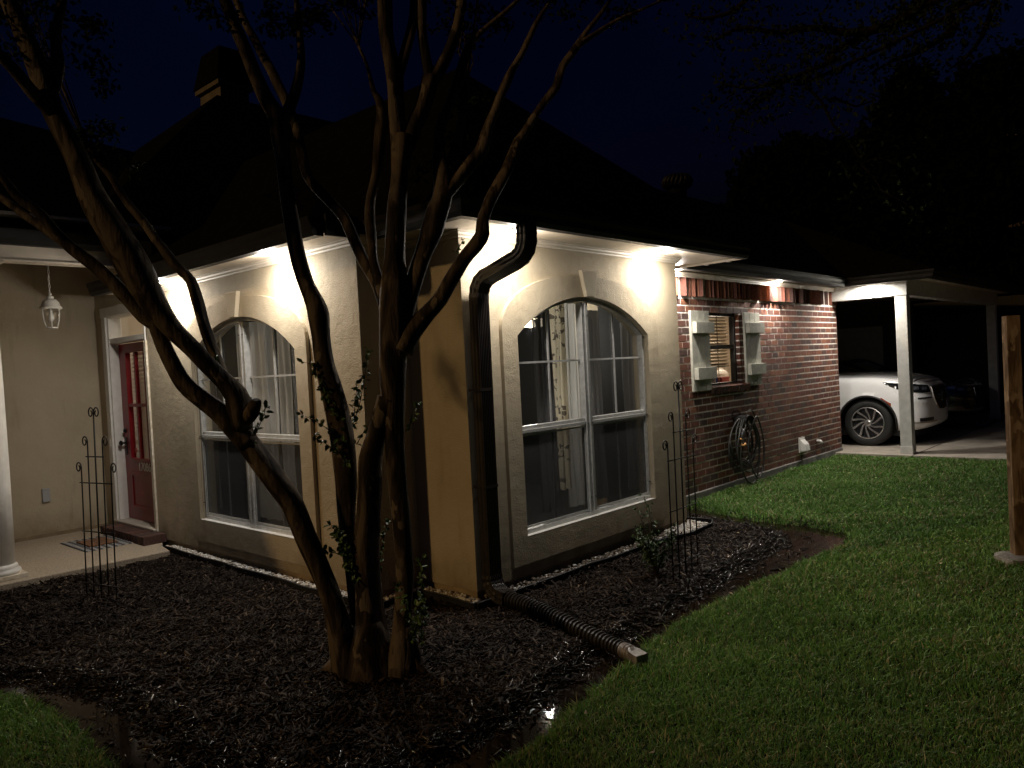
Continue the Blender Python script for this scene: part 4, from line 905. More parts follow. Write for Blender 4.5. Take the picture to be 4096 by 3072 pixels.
# ================================================================== TREE (crape myrtle)
def bark_mat(name, c0, c1, c2):
    m = bpy.data.materials.new(name); m.use_nodes = True; t = m.node_tree; b = t.nodes['Principled BSDF']; L = t.links.new; b.inputs['Roughness'].default_value = .75; b.inputs['Specular IOR Level'].default_value = .2
    tc = t.nodes.new('ShaderNodeTexCoord'); mp = t.nodes.new('ShaderNodeMapping'); mp.inputs['Scale'].default_value = (5, 5, 1.1); L(tc.outputs['Object'], mp.inputs[0])
    n = t.nodes.new('ShaderNodeTexNoise'); n.inputs['Scale'].default_value = 2.2; n.inputs['Detail'].default_value = 7; n.inputs['Distortion'].default_value = .8; L(mp.outputs[0], n.inputs[0])
    r = t.nodes.new('ShaderNodeValToRGB'); e = r.color_ramp.elements; e[0].position = .40; e[0].color = (*c0, 1); e[1].position = .59; e[1].color = (*c2, 1); x_ = e.new(.5); x_.color = (*c1, 1)
    L(n.outputs[0], r.inputs[0])
    pn = t.nodes.new('ShaderNodeTexNoise'); pn.inputs['Scale'].default_value = 4.5; pn.inputs['Detail'].default_value = 3; pm = t.nodes.new('ShaderNodeMapping'); pm.inputs['Scale'].default_value = (2, 2, 1); L(tc.outputs['Object'], pm.inputs[0]); L(pm.outputs[0], pn.inputs[0])
    pr = t.nodes.new('ShaderNodeValToRGB'); pr.color_ramp.elements[0].position = .575; pr.color_ramp.elements[1].position = .60; L(pn.outputs[0], pr.inputs[0])
    pmx = t.nodes.new('ShaderNodeMix'); pmx.data_type = 'RGBA'; L(pr.outputs[0], pmx.inputs[0]); L(r.outputs[0], pmx.inputs[6]); pmx.inputs[7].default_value = (c2[0]*1.25, c2[1]*1.3, c2[2]*1.35, 1); L(pmx.outputs[2], b.inputs['Base Color'])
    n2 = t.nodes.new('ShaderNodeTexNoise'); n2.inputs['Scale'].default_value = 9; n2.inputs['Detail'].default_value = 6; L(mp.outputs[0], n2.inputs[0])
    bp = t.nodes.new('ShaderNodeBump'); bp.inputs['Strength'].default_value = .9; bp.inputs['Distance'].default_value = .008; L(n2.outputs[0], bp.inputs['Height']); L(bp.outputs[0], b.inputs['Normal']); return m
BARK = bark_mat('myrtle_bark', (.014, .0095, .007), (.046, .031, .020), (.11, .082, .055))
def crom(P, step):
    out = []; n = len(P)
    for i in range(n-1):
        p0, p1, p2, p3 = P[max(i-1, 0)], P[i], P[i+1], P[min(i+2, n-1)]
        L_ = (Vector(p2[:3])-Vector(p1[:3])).length; k = max(1, int(L_/step))
        for j in range(k):
            t = j/k; out.append([.5*((2*b)+(-a+c)*t+(2*a-5*b+4*c-d)*t*t+(-a+3*b-3*c+d)*t**3) for a, b, c, d in zip(p0, p1, p2, p3)])
    out.append(list(P[-1])); return out
TREEP = Vector((-1.25, -.30, 0))
tree = thing('crape_myrtle', 'large multi-trunk crape myrtle with smooth brown bark in the mulch bed', 'tree', TREEP)
def limb(mb, nodes, d0, d1, seed, step=.035, nseg=18, scale=.94):
    """nodes: (u,v,width) read off the photo in 2212-px units; depth runs from d0 to d1 along the limb"""
    n = len(nodes); P = []
    for i, (u, v, w_) in enumerate(nodes):
        dd = d0+(d1-d0)*i/(n-1); p = pd(u*1.8517, v*1.8517, dd); P.append((p.x, p.y, p.z, w_*1.8517/FPX*dd/2*scale))
    Q = crom(P, step); rings = []; prevx = None; rs = random.Random(seed); ph = [rs.uniform(0, 6.28) for _ in range(4)]
    for i, q in enumerate(Q):
        p = Vector(q[:3]); a = Vector(Q[max(i-1, 0)][:3]); b = Vector(Q[min(i+1, len(Q)-1)][:3]); t = (b-a).normalized()
        if prevx is None: x = Vector((0, 0, 1)).cross(t); x = x.normalized() if x.length > .1 else Vector((1, 0, 0))
        else: x = (prevx-t*prevx.dot(t)).normalized()
        y = t.cross(x); prevx = x; r_ = max(q[3], .003); ring = []; s = i*step
        for k in range(nseg):
            an = 2*math.pi*k/nseg
            m_ = .97+.07*math.sin(2*an+ph[0]+s*1.2)+.045*math.sin(3*an+ph[1]-s*1.8)+.03*math.sin(5*an+ph[2]+s*3)
            m_ += .07*noise.noise(Vector((p.x*6+math.cos(an)*1.2, p.y*6+math.sin(an)*1.2, p.z*5+seed)))+.03*math.sin(s*7+ph[3])
            ring.append(p+x*(math.cos(an)*r_*m_)+y*(math.sin(an)*r_*m_))
        rings.append(ring)
    mb.loft(rings); return Q
tm = MB(); TIPS = []
def L_(nodes, d0, d1, seed, tip=True, **k):
    Q = limb(tm, nodes, d0, d1, seed, **k)
    if tip: TIPS.append(Q)
    return Q
# T1 and its limbs
L_([(752,1462,66),(745,1420,66),(738,1385,62),(718,1300,54),(692,1232,52),(660,1160,54),(632,1092,52),(603,1050,58),(565,998,60),(528,948,58),(512,900,66),(516,868,58)],4.42,4.30,1,False)
L_([(540,960,50),(505,925,46),(480,895,46),(440,865,42),(398,828,40),(362,765,38),(335,700,37),(312,684,37),(285,655,34),(258,625,34),(208,577,32),(156,538,30),(117,500,28),(86,461,26),(40,428,24),(10,390,20),(-40,330,18)],4.30,3.95,2)
L_([(150,535,22),(110,505,20),(60,470,19),(20,440,17),(-40,400,15)],4.05,4.15,3)
L_([(520,925,50),(516,880,54),(508,852,50),(482,822,40),(450,790,40),(415,752,40),(375,712,44),(345,672,52),(322,635,62),(298,590,72),(268,538,72),(240,490,68),(212,445,66),(192,405,60),(172,355,57),(148,305,54),(120,250,52),(97,190,50),(70,115,46),(40,50,42),(5,-30,40)],4.28,3.75,4)
L_([(120,250,34),(75,205,30),(30,150,26),(-30,90,24)],3.85,3.6,5)
L_([(110,200,30),(125,140,26),(120,80,22),(135,0,20),(150,-60,16)],3.83,3.9,6)
L_([(500,850,28),(482,812,24),(468,775,24),(452,735,27),(440,700,26),(427,650,28),(412,606,25),(392,585,24),(374,567,24),(352,536,22),(335,515,20),(310,478,19),(283,448,18),(262,418,16),(238,380,14),(212,350,11),(190,320,9)],4.30,4.25,7)
L_([(530,905,40),(546,888,36),(553,868,26)],4.27,4.18,8,False)      # cut stub
# T2
L_([(782,1440,34),(772,1360,26),(764,1290,24),(758,1230,26),(753,1180,34),(750,1110,42),(748,1040,50),(742,965,54),(730,895,56),(714,835,53),(701,785,48),(693,725,46),(688,682,52),(680,655,46),(664,620,38),(650,580,38),(640,540,38),(630,480,38),(619,420,38),(612,351,40),(604,300,44),(598,254,44),(575,215,38),(550,160,34),(528,105,32),(508,59,30),(485,0,28),(465,-50,24)],4.50,4.42,9)
L_([(602,280,34),(622,240,28),(640,190,24),(650,130,20),(645,60,16),(640,0,12)],4.45,4.7,10)
# central trunk
L_([(820,1475,120),(812,1430,96),(805,1380,76),(797,1300,62),(793,1220,56),(793,1157,56),(797,1090,54),(799,1040,56),(800,990,54),(812,940,42),(822,900,40),(836,860,44)],4.42,4.40,11,False)
L_([(862,1470,70),(868,1400,56),(870,1333,44),(876,1245,44),(872,1180,42),(868,1128,42),(860,1050,42),(855,981,42),(852,920,46),(850,870,54),(848,820,62),(848,760,64),(848,700,62),(849,650,60),(850,610,58),(851,560,46),(853,510,44),(856,450,44),(861,400,40),(863,376,40),(868,320,50),(868,295,52)],4.36,4.50,12,False)
L_([(866,330,44),(858,270,38),(854,205,35),(851,160,38),(840,110,32),(833,68,32),(831,0,34),(828,-50,32)],4.50,4.50,13)
L_([(854,180,30),(868,140,24),(876,110,24),(888,66,23),(894,34,23),(896,-30,22)],4.50,4.62,14)
L_([(870,330,38),(886,292,38),(898,262,36),(912,236,36),(922,200,38),(930,168,40)],4.50,4.58,15,False)
L_([(930,175,30),(921,130,24),(913,85,23),(910,50,23),(911,0,22),(912,-40,20)],4.58,4.60,16)
L_([(929,178,32),(950,150,28),(966,120,26),(980,85,26),(990,50,25),(997,0,25),(1002,-50,22)],4.58,4.75,17)
# left partner of centre
L_([(832,640,34),(816,600,26),(806,560,22),(803,520,25),(799,480,27),(799,450,25),(801,427,23),(808,400,24),(814,376,25),(818,330,27),(822,288,29),(826,246,26),(818,215,18),(808,200,13),(800,170,10),(792,140,8),(775,100,6)],4.50,4.62,18)
L_([(836,655,40),(815,612,30),(790,572,27),(762,512,26),(742,469,24),(712,436,22),(683,406,22),(664,380,22),(655,345,23),(648,312,23),(641,280,22),(633,254,22),(618,220,22),(602,188,23),(585,150,22),(566,117,20),(548,82,19),(530,50,18),(505,-10,15)],4.52,4.75,19)
# T6 middle right
L_([(858,715,44),(872,680,42),(885,640,38),(900,590,38),(912,555,38),(922,530,42),(933,500,50),(944,460,50),(955,428,46),(955,390,40),(951,359,36),(948,320,26),(948,300,25),(954,270,25),(960,250,25),(975,219,23),(985,190,23),(992,164,24),(1003,125,22),(1012,100,18),(1030,78,14),(1050,60,13),(1098,20,11),(1140,-20,8)],4.45,4.78,20)
L_([(955,400,36),(966,370,28),(978,342,27),(987,310,24),(993,285,22),(997,255,16),(1000,230,14),(1006,200,9),(1010,170,7)],4.60,4.80,21)
L_([(952,430,34),(975,405,30),(1000,375,30),(1018,352,30),(1040,325,31),(1048,295,26),(1058,265,23),(1070,239,23),(1082,205,22),(1094,178,23),(1108,148,18),(1125,120,15),(1144,80,14),(1163,41,12),(1190,0,10),(1220,-40,8)],4.55,4.88,22)
# T5 far right limb
L_([(868,760,50),(882,728,46),(905,698,40),(928,672,36),(950,648,35),(975,605,34),(1003,560,34),(1030,528,36),(1043,505,34),(1043,480,28),(1053,450,27),(1064,424,28),(1080,395,28),(1094,369,26),(1107,338,25),(1118,308,24),(1131,290,21),(1146,265,19),(1162,240,18),(1180,215,20),(1200,190,22),(1208,165,20),(1216,142,19),(1230,122,19),(1246,100,19),(1266,70,13),(1289,41,11),(1315,5,9),(1340,-30,7)],4.42,4.92,23)
L_([(1246,100,14),(1275,80,11),(1303,62,10),(1340,40,8),(1371,27,7),(1420,5,5)],4.80,4.95,24)
# merged stump
L_([(808,1492,150),(806,1450,138),(802,1410,112),(800,1375,84),(799,1340,58)],4.40,4.40,60,False,nseg=26)
L_([(760,1490,60),(758,1450,70),(748,1400,64),(738,1360,54)],4.40,4.40,61,False)
L_([(862,1490,84),(866,1440,76),(870,1390,58),(871,1350,46)],4.38,4.37,62,False)
# root flare
for k, (u, v, w_, u2, v2) in enumerate(((735,1425,50,700,1448),(780,1450,52,768,1482),(850,1440,60,880,1470),(820,1460,60,812,1492),(770,1430,60,735,1470),(880,1380,46,905,1440))):
    L_([(u, v-50, w_*.6), (u, v, w_), (u2, v2, w_*.42), (u2*1.6-u*.6, v2+12, w_*.2)], 4.42, 4.30 if k % 2 else 4.45, 40+k, False, nseg=14)
tm.build('trunk', BARK, tree, smooth=True, recalc=True)

LEAF = mat('leaf', (.05, .10, .025), .45, attr=True, spec=.5)
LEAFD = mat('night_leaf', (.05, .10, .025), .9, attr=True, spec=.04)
def leaf(mb, p, d, upv, ln, wd_, col):
    d = d.normalized(); s = d.cross(upv); s = s.normalized() if s.length > .05 else Vector((1, 0, 0)); nrm = s.cross(d)
    a = p; m1 = p+d*ln*.3; m2 = p+d*ln*.7; t = p+d*ln-nrm*ln*.12
    mb.add([a, m1+s*wd_*.5+nrm*wd_*.14, m2+s*wd_*.42+nrm*wd_*.10, t, m2-s*wd_*.42+nrm*wd_*.10, m1-s*wd_*.5+nrm*wd_*.14], [(0, 1, 2, 3), (0, 3, 4, 5)], 0, col)
def rdir(rs, up=0):
    v = Vector((rs.gauss(0, 1), rs.gauss(0, 1), rs.gauss(0, 1)+up)); return v.normalized()
def shoot(nodes, depth, dense, seed, ln=.040, d1=None):
    dense += 1
    rs = random.Random(seed); P = []
    for i, (u, v) in enumerate(nodes):
        dd = depth+((d1-depth) if d1 else 0)*i/(len(nodes)-1); p = pd(u*1.8517, v*1.8517, dd); P.append((p.x, p.y, p.z, .003))
    Q = crom(P, .02); sm_ = MB(); sm_.tube([Vector(q[:3]) for q in Q], [.0032*(1-.6*i/len(Q)) for i in range(len(Q))], 6); st = sm_.build('shoot', BARK, tree, smooth=True)
    lf = MB()
    for q in Q:
        for _ in range(dense):
            if rs.random() < .95:
                p = Vector(q[:3]); dirv = rdir(rs, .25); p2 = p+dirv*rs.uniform(0, .006)
                k = rs.uniform(.7, 1.3); leaf(lf, p2, (dirv+rdir(rs)*.5), rdir(rs, 1), ln*rs.uniform(.6, 1.15), ln*.55*rs.uniform(.8, 1.1), (.085*k, .15*k, .045*k))
    lf.build('leaf_spray', LEAF, st, recalc=False)
shoot([(735,905),(715,860),(690,820),(668,785),(655,782)], 4.40, 1, 1); shoot([(740,955),(705,925),(672,905),(650,895)], 4.40, 1, 2); shoot([(748,1000),(730,975),(705,960),(680,940)], 4.4, 2, 3)
shoot([(740,930),(722,900),(705,870),(695,830)], 4.42, 2, 33)
shoot([(758,925),(775,880),(785,830),(793,780),(797,758)], 4.55, 2, 4); shoot([(765,905),(768,860),(772,830)], 4.55, 1, 5); shoot([(770,960),(782,940),(790,925)], 4.5, 1, 6)
shoot([(545,955),(560,920),(572,890),(572,872)], 4.28, 2, 7); shoot([(545,880),(530,860),(515,845)], 4.25, 1, 8); shoot([(478,810),(470,780),(466,765)], 4.25, 1, 9)
shoot([(765,1225),(745,1190),(722,1150)], 4.38, 4, 10); shoot([(770,1250),(750,1215),(735,1180),(728,1160)], 4.35, 4, 11); shoot([(760,1200),(725,1195),(695,1190)], 4.38, 3, 12); shoot([(752,1190),(735,1160),(715,1135)], 4.36, 4, 34)
shoot([(812,1270),(822,1200),(832,1150),(838,1120)], 4.5, 1, 13); shoot([(808,1250),(815,1240)], 4.5, 2, 14)
shoot([(882,930),(892,900),(903,870)], 4.42, 1, 15); shoot([(895,1370),(880,1320),(865,1290),(858,1270)], 4.28, 2, 16); shoot([(905,1390),(915,1330),(908,1290)], 4.28, 2, 17); shoot([(888,1380),(903,1340),(900,1310)], 4.25, 4, 18); shoot([(915,1330),(912,1260),(908,1220),(912,1205)], 4.35, 1, 19)
shoot([(1000,520),(985,545)], 4.8, 1, 20)
# crown: dark leaf clumps on twigs round the limb tips
def clumps(mb, tw, centres, rs, n_leaf, rad, ln, cbase):
    for (c, rc) in centres:
        for _ in range(n_leaf):
            o_ = rdir(rs)*rc*rs.random()**.5; o_.z *= .75; p = c+o_; k = rs.uniform(.5, 1.4)
            leaf(mb, p, rdir(rs, -.2), rdir(rs, 1), ln*rs.uniform(.6, 1.2), ln*.5, tuple(x*k for x in cbase))
crn = MB(); tw = MB(); rs = random.Random(11); cen = []
for Q in TIPS:
    end = Vector(Q[-1][:3]); dirv = (end-Vector(Q[max(0, len(Q)-12)][:3])).normalized()
    for _ in range(7):
        t = rs.uniform(.1, 1.0); p = end+dirv*t*1.1+rdir(rs)*.45*t+Vector((0, 0, .1)); cen.append((p, rs.uniform(.12, .26))); tw.tube([end, end.lerp(p, .5)+rdir(rs)*.05, p], [.006, .004, .002], 5)
extra = [(30,60,3.9),(100,30,3.9),(190,60,4.0),(140,120,4.0),(230,170,4.1),(215,330,4.2),(240,360,4.2),(205,300,4.1),(430,10,4.4),(500,20,4.4),(570,30,4.4),(620,20,4.5),(690,30,4.5),(760,20,4.6),(930,390,4.7),(960,385,4.7),(1010,350,4.75),(1000,290,4.8),(985,270,4.8),(1060,200,4.9),(1100,20,4.9),(1180,10,4.9),(1260,10,5),(640,60,4.6),(540,-20,4.4),(60,130,3.9),(10,20,3.8),(1340,0,5),(700,0,4.6),(1040,60,4.9)]
for u, v, dd in extra:
    c = pd(u*1.8517, v*1.8517, dd)
    for _ in range(2): cen.append((c+rdir(rs)*.10, rs.uniform(.07, .15)))
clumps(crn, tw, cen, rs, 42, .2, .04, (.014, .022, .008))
cr = crn.build('crown', LEAFD, tree, recalc=False); tw.build('twigs', BARK, tree)

# ================================================================== ROSE BUSH
rb = thing('rose_bush', 'small dark leafy rose bush in the mulch beside the wire trellis', 'bush', (1.28, -.70, 0))
rs = random.Random(21); st = MB(); lf = MB()
for k in range(15):
    a = rs.uniform(0, 6.28); h_ = rs.uniform(.22, .46) if k > 2 else rs.uniform(.55, .66); sp_ = rs.uniform(.05, .20)
    P = [Vector((1.28, -.70, 0)), Vector((1.28+.03*math.cos(a), -.70+.03*math.sin(a), h_*.4)), Vector((1.28+sp_*math.cos(a), -.70+sp_*math.sin(a), h_))]
    Q = bez(P[0], P[1], P[2], 14); st.tube(Q, [.006*(1-.7*i/14) for i in range(15)], 6)
    for i, q in enumerate(Q):
        if i > 4:
            for _ in range(5 if k > 2 else 3):
                kk = rs.uniform(.6, 1.3); leaf(lf, q+rdir(rs)*rs.uniform(.01, .06), rdir(rs, .2), rdir(rs, 1), rs.uniform(.02, .036), rs.uniform(.014, .022), (.035*kk, .07*kk, .022*kk))
st.build('stem', BARK, rb, smooth=True); lf.build('foliage', LEAF, rb, recalc=False)

# ================================================================== CARPORT
PST = mat('post_paint', (.56, .56, .53), .6, var=.1, vscale=10, bump=.25, bscale=40)
cp = thing('carport', 'open white timber carport with square posts attached to the brick wing', 'carport', (9.1, -.4, 0))
for (x, y) in ((9.0, -.47), (15.33, -.47)):
    mb = MB(); mb.box((x, y, .045), (x+.17, y+.17, 2.50)); bevel(mb.build('post', PST, cp), .006, 2)
    mb = MB(); mb.box((x-.008, y-.008, .046), (x+.178, y+.178, .16)); bevel(mb.build('post_base', PST, cp), .004)
mb = MB(); mb.box((8.99, -.48, 2.501), (9.18, GY+.02, SOF+.04)); bevel(mb.build('beam', PST, cp), .005)
mb = MB(); mb.box((9.181, -.479, 2.502), (15.52, -.30, SOF+.04)); bevel(mb.build('beam', PST, cp), .005)
mb = MB(); mb.box((8.85, -30, -.06), (17.0, 6, .043)); dwy = mb.build('driveway', CONC); dwy['kind'] = 'structure'
mb = MB(); mb.box((8.849, -.512, -.05), (17.0, -.49, .0445)); jo = mb.build('driveway_joint', mat('joint_dirt', (.05, .045, .04), .9)); jo['kind'] = 'structure'
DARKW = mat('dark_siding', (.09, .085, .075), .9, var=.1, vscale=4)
sr = thing('storage_room', 'dark storage room with a pale panelled door at the back of the carport', 'shed', (14.5, 2, 0))
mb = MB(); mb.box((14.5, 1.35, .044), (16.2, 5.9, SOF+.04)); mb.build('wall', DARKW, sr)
mb = MB(); mb.box((14.46, 1.65, .06), (14.499, 2.55, 2.10)); 
for z0_, z1_ in ((.3, 1.0), (1.15, 1.95)):
    for y0_ in (1.78, 2.15): mb.box((14.452, y0_, z0_), (14.4595, y0_+.26, z1_))
bevel(mb.build('door', PST, sr), .004)
mb = MB(); mb.box((14.445, 1.56, .06), (14.499, 1.645, 2.19)); mb.box((14.445, 2.556, .06), (14.499, 2.64, 2.19)); mb.box((14.444, 1.56, 2.105), (14.498, 2.64, 2.19)); mb.build('door_frame', PST, sr)
bw_ = thing('back_wall', 'tall dark wall behind the carport beyond the parked cars', 'wall', (17, -1, 0))
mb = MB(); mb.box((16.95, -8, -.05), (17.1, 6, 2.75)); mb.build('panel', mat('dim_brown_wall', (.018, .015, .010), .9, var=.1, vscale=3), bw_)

# ================================================================== CARS
def make_car(name, label, cat, cx_, front_y, paint, length=5.05, hwid=.99, hood=1.14, roofz=1.76, wheel_r=.395, grp=None, suv=True):
    car = thing(name, label, cat, (cx_, front_y+length/2, .044), group=grp); z0 = .044
    k = length/5.05; kw_ = hwid/.99
    OUT = [(0, 0), (.25, .004), (.48, .022), (.66, .06), (.80, .13), (.895, .24), (.945, .38), (.972, .58), (.985, .9), (.99, 1.3), (.99, 2.2), (.99, 3.2), (.985, 4.0), (.97, 4.4), (.93, 4.72), (.84, 4.93), (.66, 5.02), (.4, 5.05), (0, 5.05)]
    OUT = [(x*kw_, y*k) for x, y in OUT]
    cum = [0]
    for i in range(1, len(OUT)): cum.append(cum[-1]+math.dist(OUT[i], OUT[i-1]))
    def outline(u):
        u = max(0, min(cum[-1]-1e-6, u))
        for i in range(len(cum)-1):
            if cum[i+1] > u: break
        t = (u-cum[i])/(cum[i+1]-cum[i]); n_ = len(OUT)
        p0, p1, p2, p3 = OUT[max(i-1, 0)], OUT[i], OUT[i+1], OUT[min(i+2, n_-1)]
        f = lambda a, b, c, d: .5*((2*b)+(-a+c)*t+(2*a-5*b+4*c-d)*t*t+(-a+3*b-3*c+d)*t**3)
        x, y = f(p0[0], p1[0], p2[0], p3[0]), f(p0[1], p1[1], p2[1], p3[1])
        tx, ty = p2[0]-p1[0], p2[1]-p1[1]; L2_ = math.hypot(tx, ty); return x, y, ty/L2_, -tx/L2_
    ztop = lambda y: hood-.115*max(0, 1-y/(1.0*k))**1.8+.05*min(1, max(0, (y-1.2)/1.5))
    LEV = [(0, .09), (.05, .03), (.12, .005), (.3, .0), (.5, .004), (.62, .0), (.72, .006), (.82, .012), (.90, .020), (.96, .036), (1.0, .075)]
    def surf(u, t, off=0, sgn=1):
        x, y, nx_, ny_ = outline(u); zt = ztop(y); zb = .27; z = zb+t*(zt-zb); ins = np.interp(t, [l[0] for l in LEV], [l[1] for l in LEV])
        nf = max(0, -ny_); ins = ins*(1+.5*nf)+(.03*nf*max(0, t-.6)/.4)-off
        return Vector((cx_+sgn*(x-nx_*ins), front_y+y-ny_*ins, z+z0))
    def tz(z, u): y = outline(u)[1]; return (z-.27)/(ztop(y)-.27)
    us = np.linspace(0, cum[-1], 130); ts = [0, .03, .08, .14, .2, .26, .32, .38, .44, .5, .56, .62, .68, .74, .80, .85, .90, .94, .97, 1.0]
    WC = [(.925*k, wheel_r-.01), (3.95*k, wheel_r-.01)]; AR = wheel_r+.068
    body = MB()
    for sg in (-1, 1):
        grid = [[surf(u, t, 0, sg) for t in ts] for u in us]
        for row_ in grid:                        # snap to the wheel arches
            for q in row_:
                if abs(q.x-cx_) > .6*kw_:
                    for wy, wz in WC:
                        dy, dz = q.y-front_y-wy, q.z-z0-wz; r_ = math.hypot(dy, dz)
                        if abs(r_-AR) < .035 and r_ > .01: q.y = front_y+wy+dy/r_*AR; q.z = z0+wz+dz/r_*AR
        nn = len(ts)
        vs = [q for row_ in grid for q in row_]; fs = []
        for i in range(len(us)-1):
            for j in range(nn-1):
                f = (i*nn+j, (i+1)*nn+j, (i+1)*nn+j+1, i*nn+j+1); c_ = sum((vs[a] for a in f), Vector())/4
                if any(math.hypot(c_.y-front_y-wy, c_.z-z0-wz) < AR-.004 for wy, wz in WC) and abs(c_.x-cx_) > .6*kw_: continue
                fs.append(f if sg > 0 else f[::-1])
        body.add(vs, fs)
        # deck: hood and shoulder, edge to centre line
        rim = [surf(u, 1.0, 0, sg) for u in us]; rows = []
        for q in rim:
            y = q.y-front_y; hx_ = q.x-cx_; row_ = []
            for s in (1, .93, .8, .6, .4, .2, 0):
                cr_ = .075*(1-s**2.4)*min(1, max(.15, y/.5)); row_.append(Vector((cx_+hx_*s, q.y, q.z+cr_)))
            rows.append(row_)
        body.loft(rows, closed=False)
    bo = body.build('body', paint, car, smooth=True, weld=True)
    gl = mat(name+'_glass', (.01, .011, .012), .05, spec=.6)
    # greenhouse
    b0 = [(.86, 1.62), (.91, 2.2), (.91, 4.2), (.84, 4.86)]; t0 = [(.66, 2.45), (.70, 2.6), (.70, 4.1), (.66, 4.62)]
    g_ = MB(); lo_ring = [Vector((cx_+x*kw_, front_y+y*k, z0+hood+.03)) for x, y in b0]+[Vector((cx_-x*kw_, front_y+y*k, z0+hood+.03)) for x, y in b0[::-1]]
    hi_ring = [Vector((cx_+x*kw_, front_y+y*k, z0+roofz-.06)) for x, y in t0]+[Vector((cx_-x*kw_, front_y+y*k, z0+roofz-.06)) for x, y in t0[::-1]]
    g_.loft([lo_ring, hi_ring]); bevel(g_.build('window_glass', gl, car), .02, 3)
    r_ = MB(); c0 = Vector((cx_, front_y+3.3*k, z0+roofz)); r_.loft([[q+Vector((0, 0, .002)) for q in hi_ring], [q.lerp(Vector((cx_, q.y, q.z)), .12)+Vector((0, 0, .045)) for q in hi_ring], [q.lerp(Vector((cx_, q.y, q.z)), .55)+Vector((0, 0, .062)) for q in hi_ring]]); bevel(r_.build('roof', paint, car, smooth=False), .01, 2)
    for s in (-1, 1):
        pl = MB()
        for (a, b) in ((0, 0), (1, 1), (2, 2)): pl.tube([lo_ring[a] if s > 0 else lo_ring[7-a], hi_ring[b] if s > 0 else hi_ring[7-b]], .022, 6)
        pl.build('pillar', gl, car)
    BLK = mat(name+'_trim', (.012, .012, .013), .5); CH = mat(name+'_chrome', (.75, .75, .76) if suv else (.08, .08, .09), .18, metal=1); INN = mat(name+'_lamp_interior', (.35, .36, .38), .15, metal=.8)
    def patch_(ulist, ztop_, zbot_, off, m, nm, sg, parent=car, n=8):
        pt = MB(); rows = []
        for u, a, b in zip(ulist, ztop_, zbot_): rows.append([surf(u, tz(b+(a-b)*j/n, u), off, sg) for j in range(n+1)])
        pt.loft(rows, closed=False); return pt.build(nm, m, parent, smooth=True)
    hz = hood-1.14
    for sg in (-1, 1):
        uu = np.linspace(.50, 1.40, 18)*k; s_ = (uu-uu[0])/(uu[-1]-uu[0])
        hl = patch_(uu, .985+hz+.075*s_, .865+hz+.190*s_**3.2, .006, gl, 'headlight', sg)
        for (ua, ub, zc_) in ((.58, .74, .935), (.80, .96, .950), (1.0, 1.14, .985)):
            patch_(np.linspace(ua, ub, 5)*k, [zc_+hz+.028]*5, [zc_+hz-.024]*5, .010, INN, 'reflector', sg, hl, 3)
        patch_(np.linspace(.50, .86, 8)*k, [.79+hz]*8, [.765+hz]*8, .005, BLK, 'bumper_slot', sg)
        patch_(np.linspace(.46, .84, 8)*k, [.47]*8, [.41]*8, .005, BLK, 'lower_intake', sg)
        patch_(np.linspace(.30, 1.05, 12)*k, [.405]*12, [.385]*12, .007, CH, 'chrome_strip', sg)
        if suv: 
            uu2 = np.linspace(1.28, 1.44, 6)*k; patch_(uu2, [.80-.10*(1-i/5)+.03 for i in range(6)], [.80-.10*(1-i/5)-.03+.01 for i in range(6)], .006, mat(name+'_amber', (.35, .05, .02), .3), 'side_marker', sg)
        gr = patch_(np.linspace(0, .42, 8)*k, [.955+hz]*8, [.56+hz, .56+hz, .56+hz, .57+hz, .60+hz, .66+hz, .73+hz, .78+hz], .008, mat(name+'_grille', (.02, .022, .026), .3, metal=.6, bump=1, bscale=60), 'grille', sg)
        pts_ = [surf(u*k, tz(z_, u*k), .014, sg) for u, z_ in ((0, .958+hz), (.2, .958+hz), (.42, .955+hz), (.43, .78+hz), (.33, .65+hz), (.24, .575+hz), (0, .56+hz))]
        fr_ = MB(); fr_.tube(pts_, .009, 6); fr_.build('grille_frame', CH, gr)
        sl = MB()
        for z_ in np.linspace(.60, .93, 9):
            um = .40 if z_ > .72 else .22+(z_-.57)*1.2; sl.tube([surf(u*k, tz(z_+hz, u*k), .013, sg) for u in np.linspace(0, um, 6)], .0035, 5)
        sl.build('grille_bar', CH, gr)
        # arch lip + well + wheels
        for wy, wz in WC:
            xo = max(abs(surf(u, .35).x-cx_) for u in us if abs(outline(u)[1]-wy) < .1)
            al = MB(); arc = []
            for i in range(31):
                a = R(-12)+R(204)*i/30; yy_ = wy+math.cos(a)*(AR+.004); zz_ = wz+math.sin(a)*(AR+.004)
                if zz_ < .26: continue
                ui = min(us, key=lambda u: abs(outline(u)[1]-yy_) + (0 if outline(u)[0] > .6*kw_ else 9)); s3 = surf(ui, max(0, tz(zz_, ui)), .004, sg); arc.append(Vector((s3.x, front_y+yy_, z0+zz_)))
            al.tube(arc, .019, 8); al.build('wheel_arch', BLK, car, smooth=True)
            wl = MB(); ring_o = []; ring_i = []
            for i in range(25):
                a = math.pi*i/24; ring_o.append(Vector((cx_+sg*(xo-.03), front_y+wy+math.cos(a)*(AR+.01), z0+wz+math.sin(a)*(AR+.01)))); ring_i.append(Vector((cx_+sg*(xo-.38), front_y+wy+math.cos(a)*(AR+.01), z0+wz+math.sin(a)*(AR+.01))))
            wl.loft([ring_o, ring_i], closed=False); wl.add(ring_i, [tuple(range(25))]); wl.build('wheel_well', BLK, car)
            R_ = wheel_r; xc = cx_+sg*(xo-.035); cc_ = (xc, front_y+wy, z0+R_)
            ty = MB(); D = lambda x: -sg*x
